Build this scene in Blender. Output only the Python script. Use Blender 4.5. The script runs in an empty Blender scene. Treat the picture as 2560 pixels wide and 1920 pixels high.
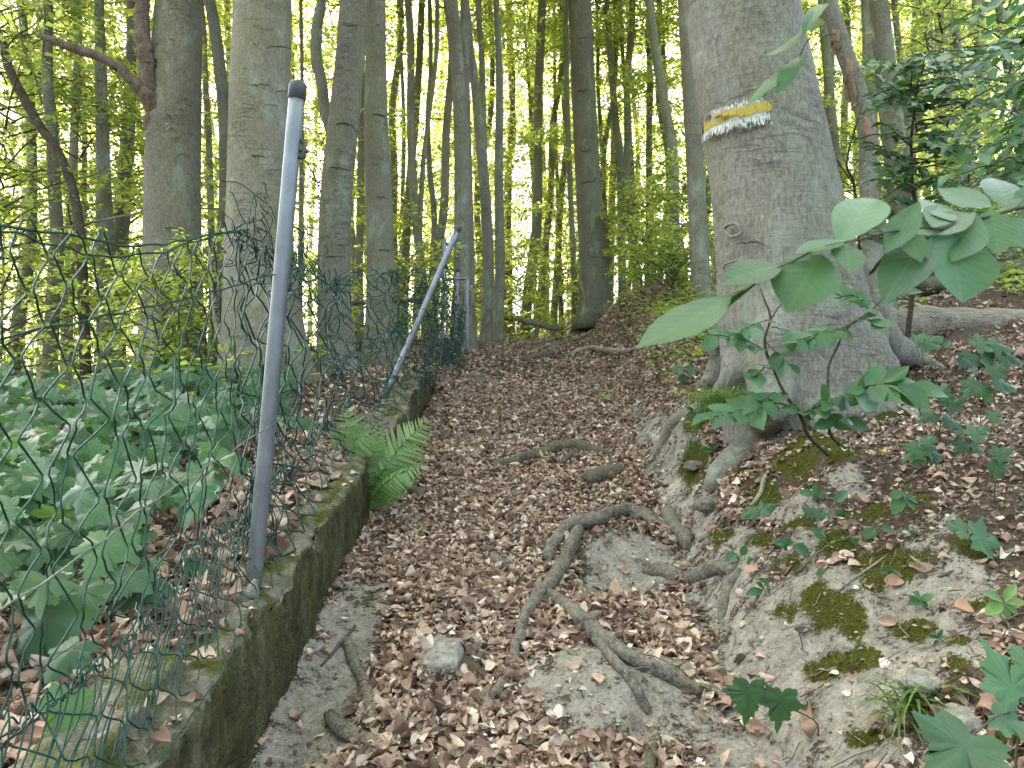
import bpy, math
import numpy as np
from mathutils import Matrix, Vector

# ---------------------------------------------------------------- camera, sky, sun, exposure
SC = bpy.context.scene
COL = SC.collection
F = 1662.6                      # focal length in pixels of a 2212 px wide frame
PITCH = math.radians(2.0)
cam_d = bpy.data.cameras.new('camera'); cam = bpy.data.objects.new('camera', cam_d); COL.objects.link(cam)
cam_d.sensor_width = 34.6; cam_d.lens = 26.0; cam_d.clip_start = 0.05; cam_d.clip_end = 1500
cam.location = (0, 0, 0); cam.rotation_euler = (math.pi/2 + PITCH, 0, 0)
cam_d.dof.use_dof = True; cam_d.dof.focus_distance = 2.9; cam_d.dof.aperture_fstop = 11.0
SC.camera = cam
SUN_EL, SUN_AZ = math.radians(53), math.radians(-28)    # azimuth from +y towards +x
w = bpy.data.worlds.new('World'); SC.world = w; w.use_nodes = True
nt = w.node_tree; bg = nt.nodes['Background']
sky = nt.nodes.new('ShaderNodeTexSky'); sky.sky_type = 'NISHITA'; sky.sun_disc = False
sky.sun_elevation = SUN_EL; sky.sun_rotation = SUN_AZ; sky.dust_density = 6.0; sky.air_density = 1.0; sky.ozone_density = 0.4
nt.links.new(sky.outputs[0], bg.inputs[0]); bg.inputs[1].default_value = 0.15
sun_d = bpy.data.lights.new('sun', 'SUN'); sun_d.energy = 5.0; sun_d.angle = math.radians(0.5); sun_d.color = (1, .95, .86)
sun = bpy.data.objects.new('sun', sun_d); COL.objects.link(sun)
sdir = Vector((math.sin(SUN_AZ)*math.cos(SUN_EL), math.cos(SUN_AZ)*math.cos(SUN_EL), math.sin(SUN_EL)))
sun.rotation_euler = sdir.to_track_quat('Z', 'Y').to_euler(); sun.location = sdir*60
SC.view_settings.view_transform = 'Standard'; SC.view_settings.look = 'None'
SC.view_settings.exposure = 3.1; SC.view_settings.gamma = 1.0
cy = SC.cycles
cy.max_bounces = 7; cy.diffuse_bounces = 4; cy.glossy_bounces = 2; cy.transmission_bounces = 5; cy.transparent_max_bounces = 8
cy.use_denoising = True; cy.sample_clamp_indirect = 6.0; cy.caustics_reflective = False; cy.caustics_refractive = False

# ---------------------------------------------------------------- helpers
RNG = np.random.default_rng(7)
A = lambda *x: np.array(x, float)
def ss(a, b, x):
    t = np.clip((np.asarray(x, float)-a)/(b-a), 0, 1); return t*t*(3-2*t)
def _hash(ix, iy, iz, s):
    h = (ix*374761393 + iy*668265263 + iz*2147483647 + s*974711) & 0xffffffff
    h = ((h ^ (h >> 13))*1274126177) & 0xffffffff
    h = ((h ^ (h >> 16))*2246822519) & 0xffffffff
    return ((h ^ (h >> 15)) & 0xffffff)/float(0xffffff)
def vnoise(x, y=0, z=0, s=0):
    x, y, z = np.broadcast_arrays(np.asarray(x, float), np.asarray(y, float), np.asarray(z, float))
    ix, iy, iz = [np.floor(q).astype(np.int64) for q in (x, y, z)]
    fx, fy, fz = x-ix, y-iy, z-iz
    fx, fy, fz = [q*q*(3-2*q) for q in (fx, fy, fz)]
    r = 0
    for a in (0, 1):
        for b in (0, 1):
            for c in (0, 1):
                r = r + _hash(ix+a, iy+b, iz+c, s)*(fx if a else 1-fx)*(fy if b else 1-fy)*(fz if c else 1-fz)
    return r*2-1
def fbm(x, y, z=0, s=0, o=4):
    r, a, f = 0, .5, 1.
    for k in range(o):
        r = r + a*vnoise(np.asarray(x)*f, np.asarray(y)*f, np.asarray(z)*f, s+k*17); a *= .5; f *= 2.03
    return r
def nrm(v):
    v = np.asarray(v, float); return v/np.maximum(np.linalg.norm(v, axis=-1, keepdims=True), 1e-9)

def mesh_data(name, V, faces, mat, colors=None, smooth=True):
    """faces: list of (n,k) int arrays; colors: dict name -> (nverts, 3|4)"""
    me = bpy.data.meshes.new(name)
    V = np.asarray(V, np.float32)
    faces = [np.asarray(f, np.int32) for f in faces if len(f)]
    tot = np.concatenate([np.full(len(f), f.shape[1], np.int32) for f in faces])
    loops = np.concatenate([f.ravel() for f in faces])
    me.vertices.add(len(V)); me.vertices.foreach_set('co', V.ravel())
    me.loops.add(len(loops)); me.loops.foreach_set('vertex_index', loops)
    me.polygons.add(len(tot))
    st = np.zeros(len(tot), np.int32); st[1:] = np.cumsum(tot)[:-1]
    me.polygons.foreach_set('loop_start', st); me.polygons.foreach_set('loop_total', tot)
    if smooth: me.polygons.foreach_set('use_smooth', np.ones(len(tot), bool))
    me.update(calc_edges=True)
    for k, c in (colors or {}).items():
        c = np.asarray(c, np.float32)
        if c.ndim == 1: c = np.stack([c, c, c], 1)
        if c.shape[1] == 3: c = np.concatenate([c, np.ones((len(c), 1), np.float32)], 1)
        at = me.color_attributes.new(k, 'FLOAT_COLOR', 'POINT'); at.data.foreach_set('color', c.ravel())
    for m in (mat if isinstance(mat, (list, tuple)) else [mat]): me.materials.append(m)
    return me
def link(name, data, parent=None, loc=None):
    o = bpy.data.objects.new(name, data); COL.objects.link(o)
    if parent is not None: o.parent = parent
    if loc is not None: o.location = tuple(float(q) for q in loc)
    return o
def tag(o, label=None, cat=None, group=None, kind=None):
    if label: o['label'] = label
    if cat: o['category'] = cat
    if group: o['group'] = group
    if kind: o['kind'] = kind
    return o
def thing(name, loc, label, cat, group=None):
    return tag(link(name, None, None, loc), label, cat, group)
class MB:
    """collects geometry for ONE mesh object"""
    def __init__(s): s.V = []; s.Fs = {}; s.n = 0; s.C = []
    def add(s, V, faces, col=None):
        V = np.asarray(V, float).reshape(-1, 3)
        for f in faces:
            f = np.asarray(f, int)
            if len(f): s.Fs.setdefault(f.shape[1], []).append(f+s.n)
        s.V.append(V); s.n += len(V)
        c = np.zeros((len(V), 4)) if col is None else np.asarray(col, float)
        if c.shape[-1] == 3: c = np.concatenate([np.broadcast_to(c, (len(V), 3)), np.ones((len(V), 1))], 1)
        s.C.append(c)
    def data(s, name, mat, org=(0, 0, 0), smooth=True):
        return mesh_data(name, np.concatenate(s.V)-np.asarray(org), [np.concatenate(f) for f in s.Fs.values()], mat, {'tint': np.concatenate(s.C)}, smooth)
    def build(s, name, mat, parent=None, org=(0, 0, 0), smooth=True):
        return link(name, s.data(name, mat, org, smooth), parent)
def spline(P, n):
    """Catmull-Rom through P (m,k), n samples, roughly even"""
    P = np.asarray(P, float)
    if len(P) == 2: return P[0]+(P[1]-P[0])*np.linspace(0, 1, n)[:, None]
    d = np.maximum(np.linalg.norm(np.diff(P[:, :3], axis=0), axis=1), 1e-6); cum = np.concatenate([[0], np.cumsum(d)])
    Q = np.vstack([2*P[0]-P[1], P, 2*P[-1]-P[-2]])
    s = np.linspace(0, cum[-1], n); i = np.clip(np.searchsorted(cum, s, 'right')-1, 0, len(P)-2)
    t = ((s-cum[i])/d[i])[:, None]
    p0, p1, p2, p3 = Q[i], Q[i+1], Q[i+2], Q[i+3]
    return .5*((2*p1)+(-p0+p2)*t+(2*p0-5*p1+4*p2-p3)*t**2+(-p0+3*p1-3*p2+p3)*t**3)
def frames(P):
    T = nrm(np.gradient(P, axis=0))
    ref = np.tile(A(0, 1, 0), (len(P), 1)); ref[np.abs(T[:, 1]) > .9] = (1, 0, 0)
    # transported frame
    N = np.zeros_like(P); n = nrm(np.cross(T[0], ref[0]))
    for i in range(len(P)):
        n = n-np.dot(n, T[i])*T[i]; n = n/max(np.linalg.norm(n), 1e-9); N[i] = n
    return T, N, np.cross(T, N)
def tube(mb, P, R, sides=8, col=None, cap=True, rfun=None):
    P = np.asarray(P, float); R = np.broadcast_to(np.asarray(R, float), (len(P),))
    T, N, B = frames(P)
    a = np.linspace(0, 2*np.pi, sides, endpoint=False)
    rr = R[:, None]*np.ones(sides)
    if rfun is not None: rr = rr*rfun(np.arange(len(P))[:, None], a[None, :], P)
    V = P[:, None]+rr[..., None]*(np.cos(a)[None, :, None]*N[:, None]+np.sin(a)[None, :, None]*B[:, None])
    n = len(P); i = np.arange(n-1)[:, None]; j = np.arange(sides)[None, :]; k = (j+1) % sides
    q = np.stack(np.broadcast_arrays(i*sides+j, i*sides+k, (i+1)*sides+k, (i+1)*sides+j), -1).reshape(-1, 4)
    VV = V.reshape(-1, 3); fs = [q]
    if cap:
        VV = np.vstack([VV, P[:1], P[-1:]]); c0, c1 = n*sides, n*sides+1; jj = np.arange(sides); kk = (jj+1) % sides
        fs.append(np.concatenate([np.stack([kk, jj, jj*0+c0], 1), np.stack([(n-1)*sides+jj, (n-1)*sides+kk, jj*0+c1], 1)]))
    mb.add(VV, fs, col)
def grid_faces(n, m):
    i = np.arange(n-1)[:, None]; j = np.arange(m-1)[None, :]
    return np.stack(np.broadcast_arrays(i*m+j, i*m+j+1, (i+1)*m+j+1, (i+1)*m+j), -1).reshape(-1, 4)

# ---- image <-> world (used to lay the place out at its own distances)
cp, sp = math.cos(PITCH), math.sin(PITCH)
def ray(u, v):
    x = (np.asarray(u, float)-1106)/F; y = (829.5-np.asarray(v, float))/F
    dy = cp-y*sp; dz = sp+y*cp
    return np.stack(np.broadcast_arrays(x/dy, 1.0+0*x, dz/dy), -1)
def pt(u, v, d): return ray(u, v)*np.asarray(d, float)[..., None] if np.ndim(d) else ray(u, v)*d

# ---------------------------------------------------------------- terrain
_yy = np.linspace(-5, 420, 8501)
_sl = np.interp(_yy, [-5, 10.5, 12.5, 14.5, 17, 20, 45, 75, 120, 420], [.2, .2, .16, .045, .045, .135, .13, .09, .0, 0])
_pz = np.cumsum(_sl)*(_yy[1]-_yy[0]); _pz = _pz-np.interp(0, _yy, _pz)-1.3
def pathz(y): return np.interp(y, _yy, _pz)
def edge(y): return .52+.065*np.clip(y, 0, 14)
def step_h(y): return .27*(1-ss(6.3, 9.0, y))
def wallz(y): return pathz(y)+.275
def H0(x, y):
    x = np.asarray(x, float); y = np.asarray(y, float)
    p = pathz(y)
    dx = np.maximum(x-edge(y), 0)
    q = np.minimum(dx, 6.5)
    rise = .54*(1-np.exp(-(dx/.40)**1.35))+.045*q+.013*q*q+np.maximum(dx-6.5, 0)*.16*(1-ss(20, 60, dx))
    rise = rise*(1+.035*np.clip(y-4, 0, 10))
    dl = np.maximum(-.95-x, 0); ql = np.minimum(dl, 8)
    drop = .022*ql*ql+np.maximum(np.minimum(dl, 60)-8, 0)*.22
    left = ss(-.76, -.9, x)
    hump = .05*np.exp(-((x-.1)/.5)**2)*0
    return p+rise-drop+left*step_h(y)-(.055+.085*(1-ss(2.0, 3.2, y)))*np.exp(-((x+.62)/.17)**2)*(1-left)*(1-ss(4, 7, y))-.035*np.exp(-((x+.2-.03*y)/.45)**2)
def hit0(u, v, Hf=None):
    Hf = Hf or H0
    r = ray(u, v); ys = np.geomspace(.7, 150, 3000)
    dz = r[2]*ys-Hf(r[0]*ys, ys); k = np.argmax(dz < 0)
    if dz[k] >= 0: return r*40.0
    t = dz[k-1]/(dz[k-1]-dz[k]) if k else 0
    return r*(ys[k-1]+(ys[k]-ys[k-1])*t if k else ys[0])
# soil features: (u, v, ru, rv, amount) in picture px, turned once into ellipses on the ground
def ellipses(L):
    out = []
    for (u, v, ru, rv, a) in L:
        c = hit0(u, v)[:2]; e1 = hit0(u+ru, v)[:2]-c; e2 = (hit0(u, v-rv)[:2]-hit0(u, v+rv)[:2])/2
        M = np.linalg.inv(np.stack([e1, e2], 1)); out.append((c, M, a))
    return out
def emask(E, x, y, sharp=1.0):
    r = np.zeros(np.broadcast(x, y).shape)
    for c, M, a in E:
        p = M[0, 0]*(x-c[0])+M[0, 1]*(y-c[1]); q = M[1, 0]*(x-c[0])+M[1, 1]*(y-c[1])
        d2 = p*p+q*q
        r = np.maximum(r, a*np.exp(-d2**sharp)) if a > 0 else np.minimum(r, r) + 0
    return r
def esum(E, x, y):
    r = np.zeros(np.broadcast(x, y).shape)
    for c, M, a in E:
        p = M[0, 0]*(x-c[0])+M[0, 1]*(y-c[1]); q = M[1, 0]*(x-c[0])+M[1, 1]*(y-c[1])
        r = r+a*np.exp(-(p*p+q*q)**1.5)
    return r
E_H = ellipses([(1330, 1490, 160, 70, .09), (1340, 1230, 140, 45, -.13), (1330, 1165, 120, 20, .07), (1000, 1330, 80, 50, .04),
                (1250, 1360, 60, 40, .05), (1470, 1265, 90, 22, -.05), (1150, 1240, 60, 40, -.05), (790, 1440, 40, 90, -.03),
                (1180, 1010, 140, 14, -.04), (1180, 975, 140, 12, .03), (1740, 1000, 90, 40, .04), (1800, 1320, 110, 50, .04),
                (1515, 955, 70, 55, .15), (1390, 1560, 40, 30, -.03), (1560, 1060, 50, 30, .05), (930, 1430, 70, 60, .03), (1640, 1480, 120, 80, .03)])
E_CLAY = ellipses([(1320, 1490, 195, 95, 1.3), (1700, 1440, 210, 200, 1.25), (1830, 1280, 270, 75, 1.1), (1600, 1620, 150, 100, 1.1), (1880, 1500, 120, 120, .9),
                   (1460, 1000, 42, 110, .95), (1690, 1100, 110, 30, .8), (2030, 1190, 110, 60, .6), (1350, 1205, 110, 42, 1.1), (640, 1560, 70, 160, .9),
                   (700, 1250, 45, 90, .8), (1470, 1265, 90, 25, .8), (1500, 1120, 60, 40, .75), (1900, 1640, 150, 60, .8), (1720, 950, 80, 45, .75),
                   (1840, 1050, 60, 25, .7), (1950, 1400, 190, 120, 1.1), (2010, 1245, 170, 60, 1.), (1780, 1180, 120, 40, .9), (1600, 1180, 60, 60, .8), (1960, 1320, 110, 30, .8), (720, 1590, 60, 60, .8), (1490, 900, 70, 60, .55), (1150, 1100, 40, 20, .3), (940, 1420, 50, 40, .5)])
E_MOSS = ellipses([(1744, 990, 75, 42, 1), (1700, 1030, 70, 26, 1), (1806, 1014, 45, 25, .9), (1514, 962, 48, 26, 1), (1500, 1020, 45, 30, .9), (1890, 890, 60, 30, .8),
                   (1590, 1050, 55, 22, .9), (1784, 1320, 70, 42, 1), (1846, 1355, 34, 32, 1), (1790, 1440, 62, 40, .95), (1871, 1418, 40, 30, .9), (1919, 1214, 95, 42, .95),
                   (1806, 1178, 50, 34, .95), (1900, 1105, 110, 30, .8), (2108, 1295, 55, 24, .9), (2072, 1375, 36, 26, .9), (2065, 1448, 45, 40, .8), (2190, 1630, 60, 50, .9),
                   (1216, 1345, 24, 26, .9), (1560, 1160, 36, 22, .9), (1700, 1230, 40, 26, .7), (1980, 1080, 80, 26, .6), (1740, 1540, 30, 30, .6), (1640, 1170, 40, 20, .7), (1640, 1085, 70, 26, .95), (1960, 1340, 70, 26, .9), (1700, 1340, 40, 22, .8), (1860, 1270, 60, 22, .8), (1730, 1140, 50, 20, .85), (2120, 1180, 70, 20, .7), (1560, 1030, 40, 20, .9), (1990, 1500, 40, 30, .7), (1880, 1600, 60, 26, .8)])
def H(x, y):
    x = np.asarray(x, float); y = np.asarray(y, float)
    near = 1-ss(6, 14, y)
    far = ss(5, 12, np.hypot(x, y))
    n = .030*fbm(x*2.3, y*2.3, 0, 3, 3)+.012*near*fbm(x*11, y*11, 0, 9, 3)+.22*far*fbm(x*.25, y*.25, 0, 21, 3)
    bank = ss(0, .25, x-edge(y))*near
    n = n+bank*(.06*fbm(x*4, y*4, 0, 31, 4)+.035*np.abs(fbm(x*13, y*13, 0, 37, 3))+.012*fbm(x*38, y*38, 0, 39, 2))+near*.016*np.abs(fbm(x*17, y*17, 0, 43, 3))
    return H0(x, y)+n+esum(E_H, x, y)*near
def clay_at(x, y):
    near = 1-ss(6, 9, y)
    c = emask(E_CLAY, x, y, 1.4)*near
    c = np.maximum(c, .9*np.exp(-((x+.60)/.13)**4)*(1-ss(2.9, 3.6, y)))
    foot = np.exp(-((x-edge(y)-.1)/.16)**2)*(1-ss(5, 8, y))*.65
    return np.clip(np.maximum(c, foot)+.35*fbm(x*5, y*5, 0, 41, 4)*ss(.05, .4, np.maximum(c, foot)), 0, 1)
def moss_at(x, y):
    m = emask(E_MOSS, x, y, 1.6)
    return np.clip(m+.55*fbm(x*12, y*12, 0, 51, 3)*ss(.02, .3, m), 0, 1)
def hit(u, v): return hit0(u, v, H)
def ground(x, y, dz=0.): return A(x, y, float(H(x, y))+dz)
# ---------------------------------------------------------------- materials
class NT:
    def __init__(s, name):
        s.m = bpy.data.materials.new(name); s.m.use_nodes = True; s.t = s.m.node_tree
        s.p = s.t.nodes['Principled BSDF']; s.out = s.t.nodes['Material Output']
    def n(s, typ, **kw):
        x = s.t.nodes.new('ShaderNode'+typ)
        for k, v in kw.items():
            if k[0] == '_': x.inputs[k[1:].replace('_', ' ')].default_value = v
            else: setattr(x, k, v)
        return x
    def l(s, a, b): s.t.links.new(a, b); return s
    def noise(s, vec, scale, detail=4, rough=.55, dist=0.):
        x = s.n('TexNoise'); x.inputs['Scale'].default_value = scale; x.inputs['Detail'].default_value = detail
        x.inputs['Roughness'].default_value = rough; x.inputs['Distortion'].default_value = dist
        s.l(vec, x.inputs['Vector']); return x.outputs['Fac']
    def mapv(s, vec, sc):
        x = s.n('Mapping'); x.inputs['Scale'].default_value = sc; s.l(vec, x.inputs['Vector']); return x.outputs[0]
    def ramp(s, f, stops):
        x = s.n('ValToRGB'); cr = x.color_ramp
        while len(cr.elements) < len(stops): cr.elements.new(.5)
        for e, (p, c) in zip(cr.elements, stops): e.position = p; e.color = (*c, 1) if len(c) == 3 else c
        s.l(f, x.inputs[0]); return x.outputs[0]
    def rng(s, f, a, b, c=0., d=1.):
        x = s.n('MapRange'); x.inputs[1].default_value = a; x.inputs[2].default_value = b; x.inputs[3].default_value = c; x.inputs[4].default_value = d
        s.l(f, x.inputs[0]); return x.outputs[0]
    def mix(s, f, a, b, mode='MIX'):
        x = s.n('Mix', data_type='RGBA', blend_type=mode)
        for sock, v in ((x.inputs[0], f), (x.inputs[6], a), (x.inputs[7], b)):
            if isinstance(v, (int, float)): sock.default_value = v
            elif isinstance(v, tuple): sock.default_value = (*v, 1)
            else: s.l(v, sock)
        return x.outputs[2]
    def math(s, op, a, b=0.):
        x = s.n('Math', operation=op)
        for sock, v in ((x.inputs[0], a), (x.inputs[1], b)):
            if isinstance(v, (int, float)): sock.default_value = v
            else: s.l(v, sock)
        return x.outputs[0]
    def bump(s, h, strength, dist, prev=None):
        x = s.n('Bump'); x.inputs['Strength'].default_value = strength; x.inputs['Distance'].default_value = dist
        s.l(h, x.inputs['Height'])
        if prev is not None: s.l(prev, x.inputs['Normal'])
        return x.outputs[0]
    def attr(s, name): return s.n('VertexColor', layer_name=name).outputs[0]
    def done(s, color=None, rough=None, normal=None, spec=None):
        for k, v in (('Base Color', color), ('Roughness', rough), ('Normal', normal), ('Specular IOR Level', spec)):
            if v is None: continue
            if isinstance(v, (int, float)): s.p.inputs[k].default_value = v
            elif isinstance(v, tuple): s.p.inputs[k].default_value = (*v, 1)
            else: s.l(v, s.p.inputs[k])
        return s.m

def leaf_mat(name, refl, trans, rough=.42, spec=.45, var=.35, veins=0):
    """green leaf: reflects a little, lets light through; per-leaf hue from the 'tint' attribute (r = shade 0..1, g = yellowing)"""
    s = NT(name)
    a = s.attr('tint'); sep = s.n('SeparateColor'); s.l(a, sep.inputs[0])
    oi = s.n('ObjectInfo').outputs['Random']
    k = s.math('ADD', s.rng(sep.outputs[0], 0, 1, 1-var, 1+var), s.rng(oi, 0, 1, -.12, .12))
    def col(c, yel):
        m = s.mix(sep.outputs[1], c, yel)
        v = s.n('VectorMath', operation='SCALE'); s.l(m, v.inputs[0]); s.l(k, v.inputs['Scale']); return v.outputs[0]
    cr = col(refl, tuple(A(*refl)*A(1.9, 1.35, .7))); ct = col(trans, tuple(A(*trans)*A(1.6, 1.2, .6)))
    no = s.noise(s.n('TexCoord').outputs['Object'], 90, 2)
    if veins:
        av = s.n('VertexColor', layer_name='tint').outputs['Alpha']
        ph = s.math('ABSOLUTE', s.math('SUBTRACT', s.math('FRACT', s.math('MULTIPLY', sep.outputs[2], veins)), .5))
        vn = s.math('MAXIMUM', s.rng(ph, .07, .0, 0, 1), s.rng(av, .022, .004, 0, 1))
        cr = s.mix(s.math('MULTIPLY', vn, .2), cr, (.14, .20, .085)); ct = s.mix(s.math('MULTIPLY', vn, .2), ct, (.03, .05, .01))
        bl = s.rng(s.noise(s.n('TexCoord').outputs['Object'], 28, 4), .52, .66, 0, .28); cr = s.mix(bl, cr, tuple(A(*refl)*A(1.9, 1.45, .9)))
        s.done(cr, rough, s.bump(s.math('ADD', s.math('MULTIPLY', ph, .22), s.math('MULTIPLY', no, .3)), .5, .003), spec)
    else: s.done(cr, rough, s.bump(no, .25, .002), spec)
    tr = s.n('BsdfTranslucent'); s.l(ct, tr.inputs[0])
    ad = s.n('AddShader'); s.l(s.p.outputs[0], ad.inputs[0]); s.l(tr.outputs[0], ad.inputs[1]); s.l(ad.outputs[0], s.out.inputs[0])
    return s.m

def bark_mat(name, dark=(.115, .105, .085), mid=(.23, .215, .18), light=(.33, .315, .275), green=.5, streak=1.0):
    s = NT(name)
    tc = s.n('TexCoord').outputs['Object']; oi = s.n('ObjectInfo').outputs['Random']
    off = s.n('VectorMath', operation='ADD'); s.l(tc, off.inputs[0])
    cb = s.n('CombineXYZ'); s.l(s.math('MULTIPLY', oi, 37.), cb.inputs[2]); s.l(cb.outputs[0], off.inputs[1]); tc = off.outputs[0]
    big = s.noise(tc, 1.6, 5, .6)
    fine = s.noise(s.mapv(tc, (60, 60, 26)), 1, 4, .65)
    speck = s.noise(s.mapv(tc, (130, 130, 90)), 1, 2, .5)
    wr = s.noise(s.mapv(tc, (2.2, 2.2, 17)), 1, 6, .62, .6)
    wr2 = s.noise(s.mapv(tc, (5, 5, 60)), 1, 4, .6, .3)
    c = s.ramp(big, [(.25, mid), (.5, tuple((A(*mid)+A(*light))/2)), (.75, light)])
    c = s.mix(s.rng(fine, .38, .66, 0, .68), c, dark)
    c = s.mix(s.rng(speck, .62, .72, 0, .55), c, (.42, .42, .38))
    ln = s.math('MULTIPLY', s.rng(s.math('ABSOLUTE', s.math('SUBTRACT', wr, .5)), 0., .022, 1, 0), s.rng(s.noise(tc, 2.7, 3), .45, .62, 0, 1))
    c = s.mix(s.math('MULTIPLY', ln, .75*streak), c, (.045, .04, .032))
    gm = s.noise(s.mapv(tc, (2.4, 2.4, .8)), 1, 5, .65)
    c = s.mix(s.math('MULTIPLY', s.rng(gm, .42, .68, 0, 1), green), c, (.14, .15, .065))
    lich = s.rng(s.noise(s.mapv(tc, (4.5, 4.5, 2.0)), 1, 6, .75), .53, .66, 0, .6)
    c = s.mix(lich, c, (.27, .31, .26))
    tv = s.rng(oi, 0, 1, .82, 1.15); v = s.n('VectorMath', operation='SCALE'); s.l(c, v.inputs[0]); s.l(tv, v.inputs['Scale'])
    h = s.math('ADD', s.math('MULTIPLY', fine, .6), s.math('ADD', s.math('MULTIPLY', wr2, .7), s.math('MULTIPLY', ln, -1.2)))
    b = s.bump(h, .55, .012); b = s.bump(big, .3, .06, b)
    return s.done(v.outputs[0], .82, b, .25)

def wood_mat(name, dark, light, moss=0., sc=None):
    s = NT(name); tc = s.n('TexCoord').outputs['Object']; f2 = s.noise(tc, 170, 3, .6)
    g = s.noise(s.mapv(tc, sc) if sc else tc, 55, 5, .65, .4); b = s.noise(tc, 9, 4, .6)
    c = s.ramp(s.math('ADD', s.math('MULTIPLY', g, .6), s.math('MULTIPLY', b, .4)), [(.34, dark), (.6, light)])
    c = s.mix(s.rng(f2, .5, .7, 0, .5), c, dark)
    if moss: c = s.mix(s.rng(b, .52, .62, 0, moss), c, (.07, .08, .02))
    return s.done(c, .85, s.bump(s.math('ADD', g, s.math('MULTIPLY', b, 1.5)), 1., .014), .2)

M = {}
M['bark'] = bark_mat('beech bark', (.08, .071, .055), (.15, .138, .108), (.235, .22, .185))
M['bark_big'] = bark_mat('old beech bark', (.08, .074, .062), (.178, .168, .145), (.285, .275, .245), .35, .75)
M['bark_far'] = bark_mat('thin beech bark', (.14, .13, .095), (.25, .235, .175), (.36, .345, .27), .45)
M['deadwood'] = wood_mat('dead branch wood', (.045, .032, .026), (.215, .165, .14))
M['root'] = wood_mat('weathered root', (.035, .03, .025), (.235, .21, .18), .25)
M['darkroot'] = wood_mat('dark root', (.04, .034, .027), (.16, .14, .115), .6)
M['log'] = wood_mat('rotting log', (.075, .064, .048), (.30, .265, .215), .35, (.12, 1, 1))
M['stick'] = wood_mat('stick bark', (.12, .10, .08), (.36, .32, .27))
M['twig'] = wood_mat('twig bark', (.035, .03, .025), (.12, .10, .08))
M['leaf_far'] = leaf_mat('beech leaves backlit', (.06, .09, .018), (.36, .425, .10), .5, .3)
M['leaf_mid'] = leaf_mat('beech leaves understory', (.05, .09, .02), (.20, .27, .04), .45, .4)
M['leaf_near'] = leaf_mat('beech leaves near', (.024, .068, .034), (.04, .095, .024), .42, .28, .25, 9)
M['leaf_maple'] = leaf_mat('maple leaves', (.027, .068, .034), (.045, .10, .024), .5, .32, .35)
M['fern'] = leaf_mat('fern fronds', (.075, .135, .045), (.09, .17, .03), .5, .35, .2)
M['grassblade'] = leaf_mat('grass blades', (.05, .095, .02), (.06, .11, .015), .45, .4, .4)
M['moss'] = leaf_mat('moss', (.075, .08, .014), (.04, .045, .005), .8, .1, .55)

def litter_mat():
    s = NT('dead leaves'); a = s.attr('tint'); no = s.noise(s.n('TexCoord').outputs['Object'], 60, 3)
    c = s.mix(s.rng(no, .3, .7, 0, .45), a, tuple((.09, .055, .04)), 'MIX')
    s.done(c, .6, s.bump(no, .4, .004), .3)
    tr = s.n('BsdfTranslucent'); v = s.n('VectorMath', operation='SCALE'); s.l(c, v.inputs[0]); v.inputs['Scale'].default_value = .3; s.l(v.outputs[0], tr.inputs[0])
    ad = s.n('AddShader'); s.l(s.p.outputs[0], ad.inputs[0]); s.l(tr.outputs[0], ad.inputs[1]); s.l(ad.outputs[0], s.out.inputs[0])
    return s.m
M['litter'] = litter_mat()

def ground_mat():
    s = NT('forest soil'); tc = s.n('TexCoord').outputs['Object']
    a = s.attr('soil'); sep = s.n('SeparateColor'); s.l(a, sep.inputs[0])          # r = bare clay, g = moss, b = leafy
    n1 = s.noise(tc, 14, 6, .65); n2 = s.noise(tc, 75, 4, .65); n3 = s.noise(tc, 260, 2, .6); n4 = s.noise(tc, 3.5, 5, .6)
    humus = s.ramp(n2, [(.3, (.035, .026, .02)), (.55, (.10, .073, .055)), (.75, (.19, .145, .115))])
    clay = s.ramp(s.math('ADD', s.math('MULTIPLY', n1, .6), s.math('MULTIPLY', n2, .4)), [(.28, (.085, .074, .062)), (.46, (.25, .225, .195)), (.61, (.385, .352, .31)), (.76, (.55, .52, .475))])
    vo = s.n('TexVoronoi'); vo.inputs['Scale'].default_value = 70; s.l(tc, vo.inputs['Vector'])
    clay = s.mix(s.rng(vo.outputs['Distance'], .18, .05, 0, .35), clay, (.52, .49, .44))
    ck = s.math('ADD', sep.outputs[0], s.rng(n1, .3, .7, -.55, .55)); ck = s.math('ADD', ck, s.rng(n2, .3, .7, -.32, .32))
    c = s.mix(s.rng(ck, .35, .6, 0, 1), humus, clay)
    mk = s.math('ADD', sep.outputs[1], s.rng(n2, .3, .7, -.3, .3))
    mossc = s.ramp(n3, [(.3, (.028, .032, .007)), (.7, (.10, .105, .02))])
    c = s.mix(s.rng(mk, .4, .6, 0, 1), c, mossc)
    h = s.math('ADD', s.math('MULTIPLY', n1, 1.2), s.math('ADD', s.math('MULTIPLY', n2, .7), s.math('MULTIPLY', n3, .22)))
    return s.done(c, .95, s.bump(h, .9, .03), .1)
M['ground'] = ground_mat()

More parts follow.
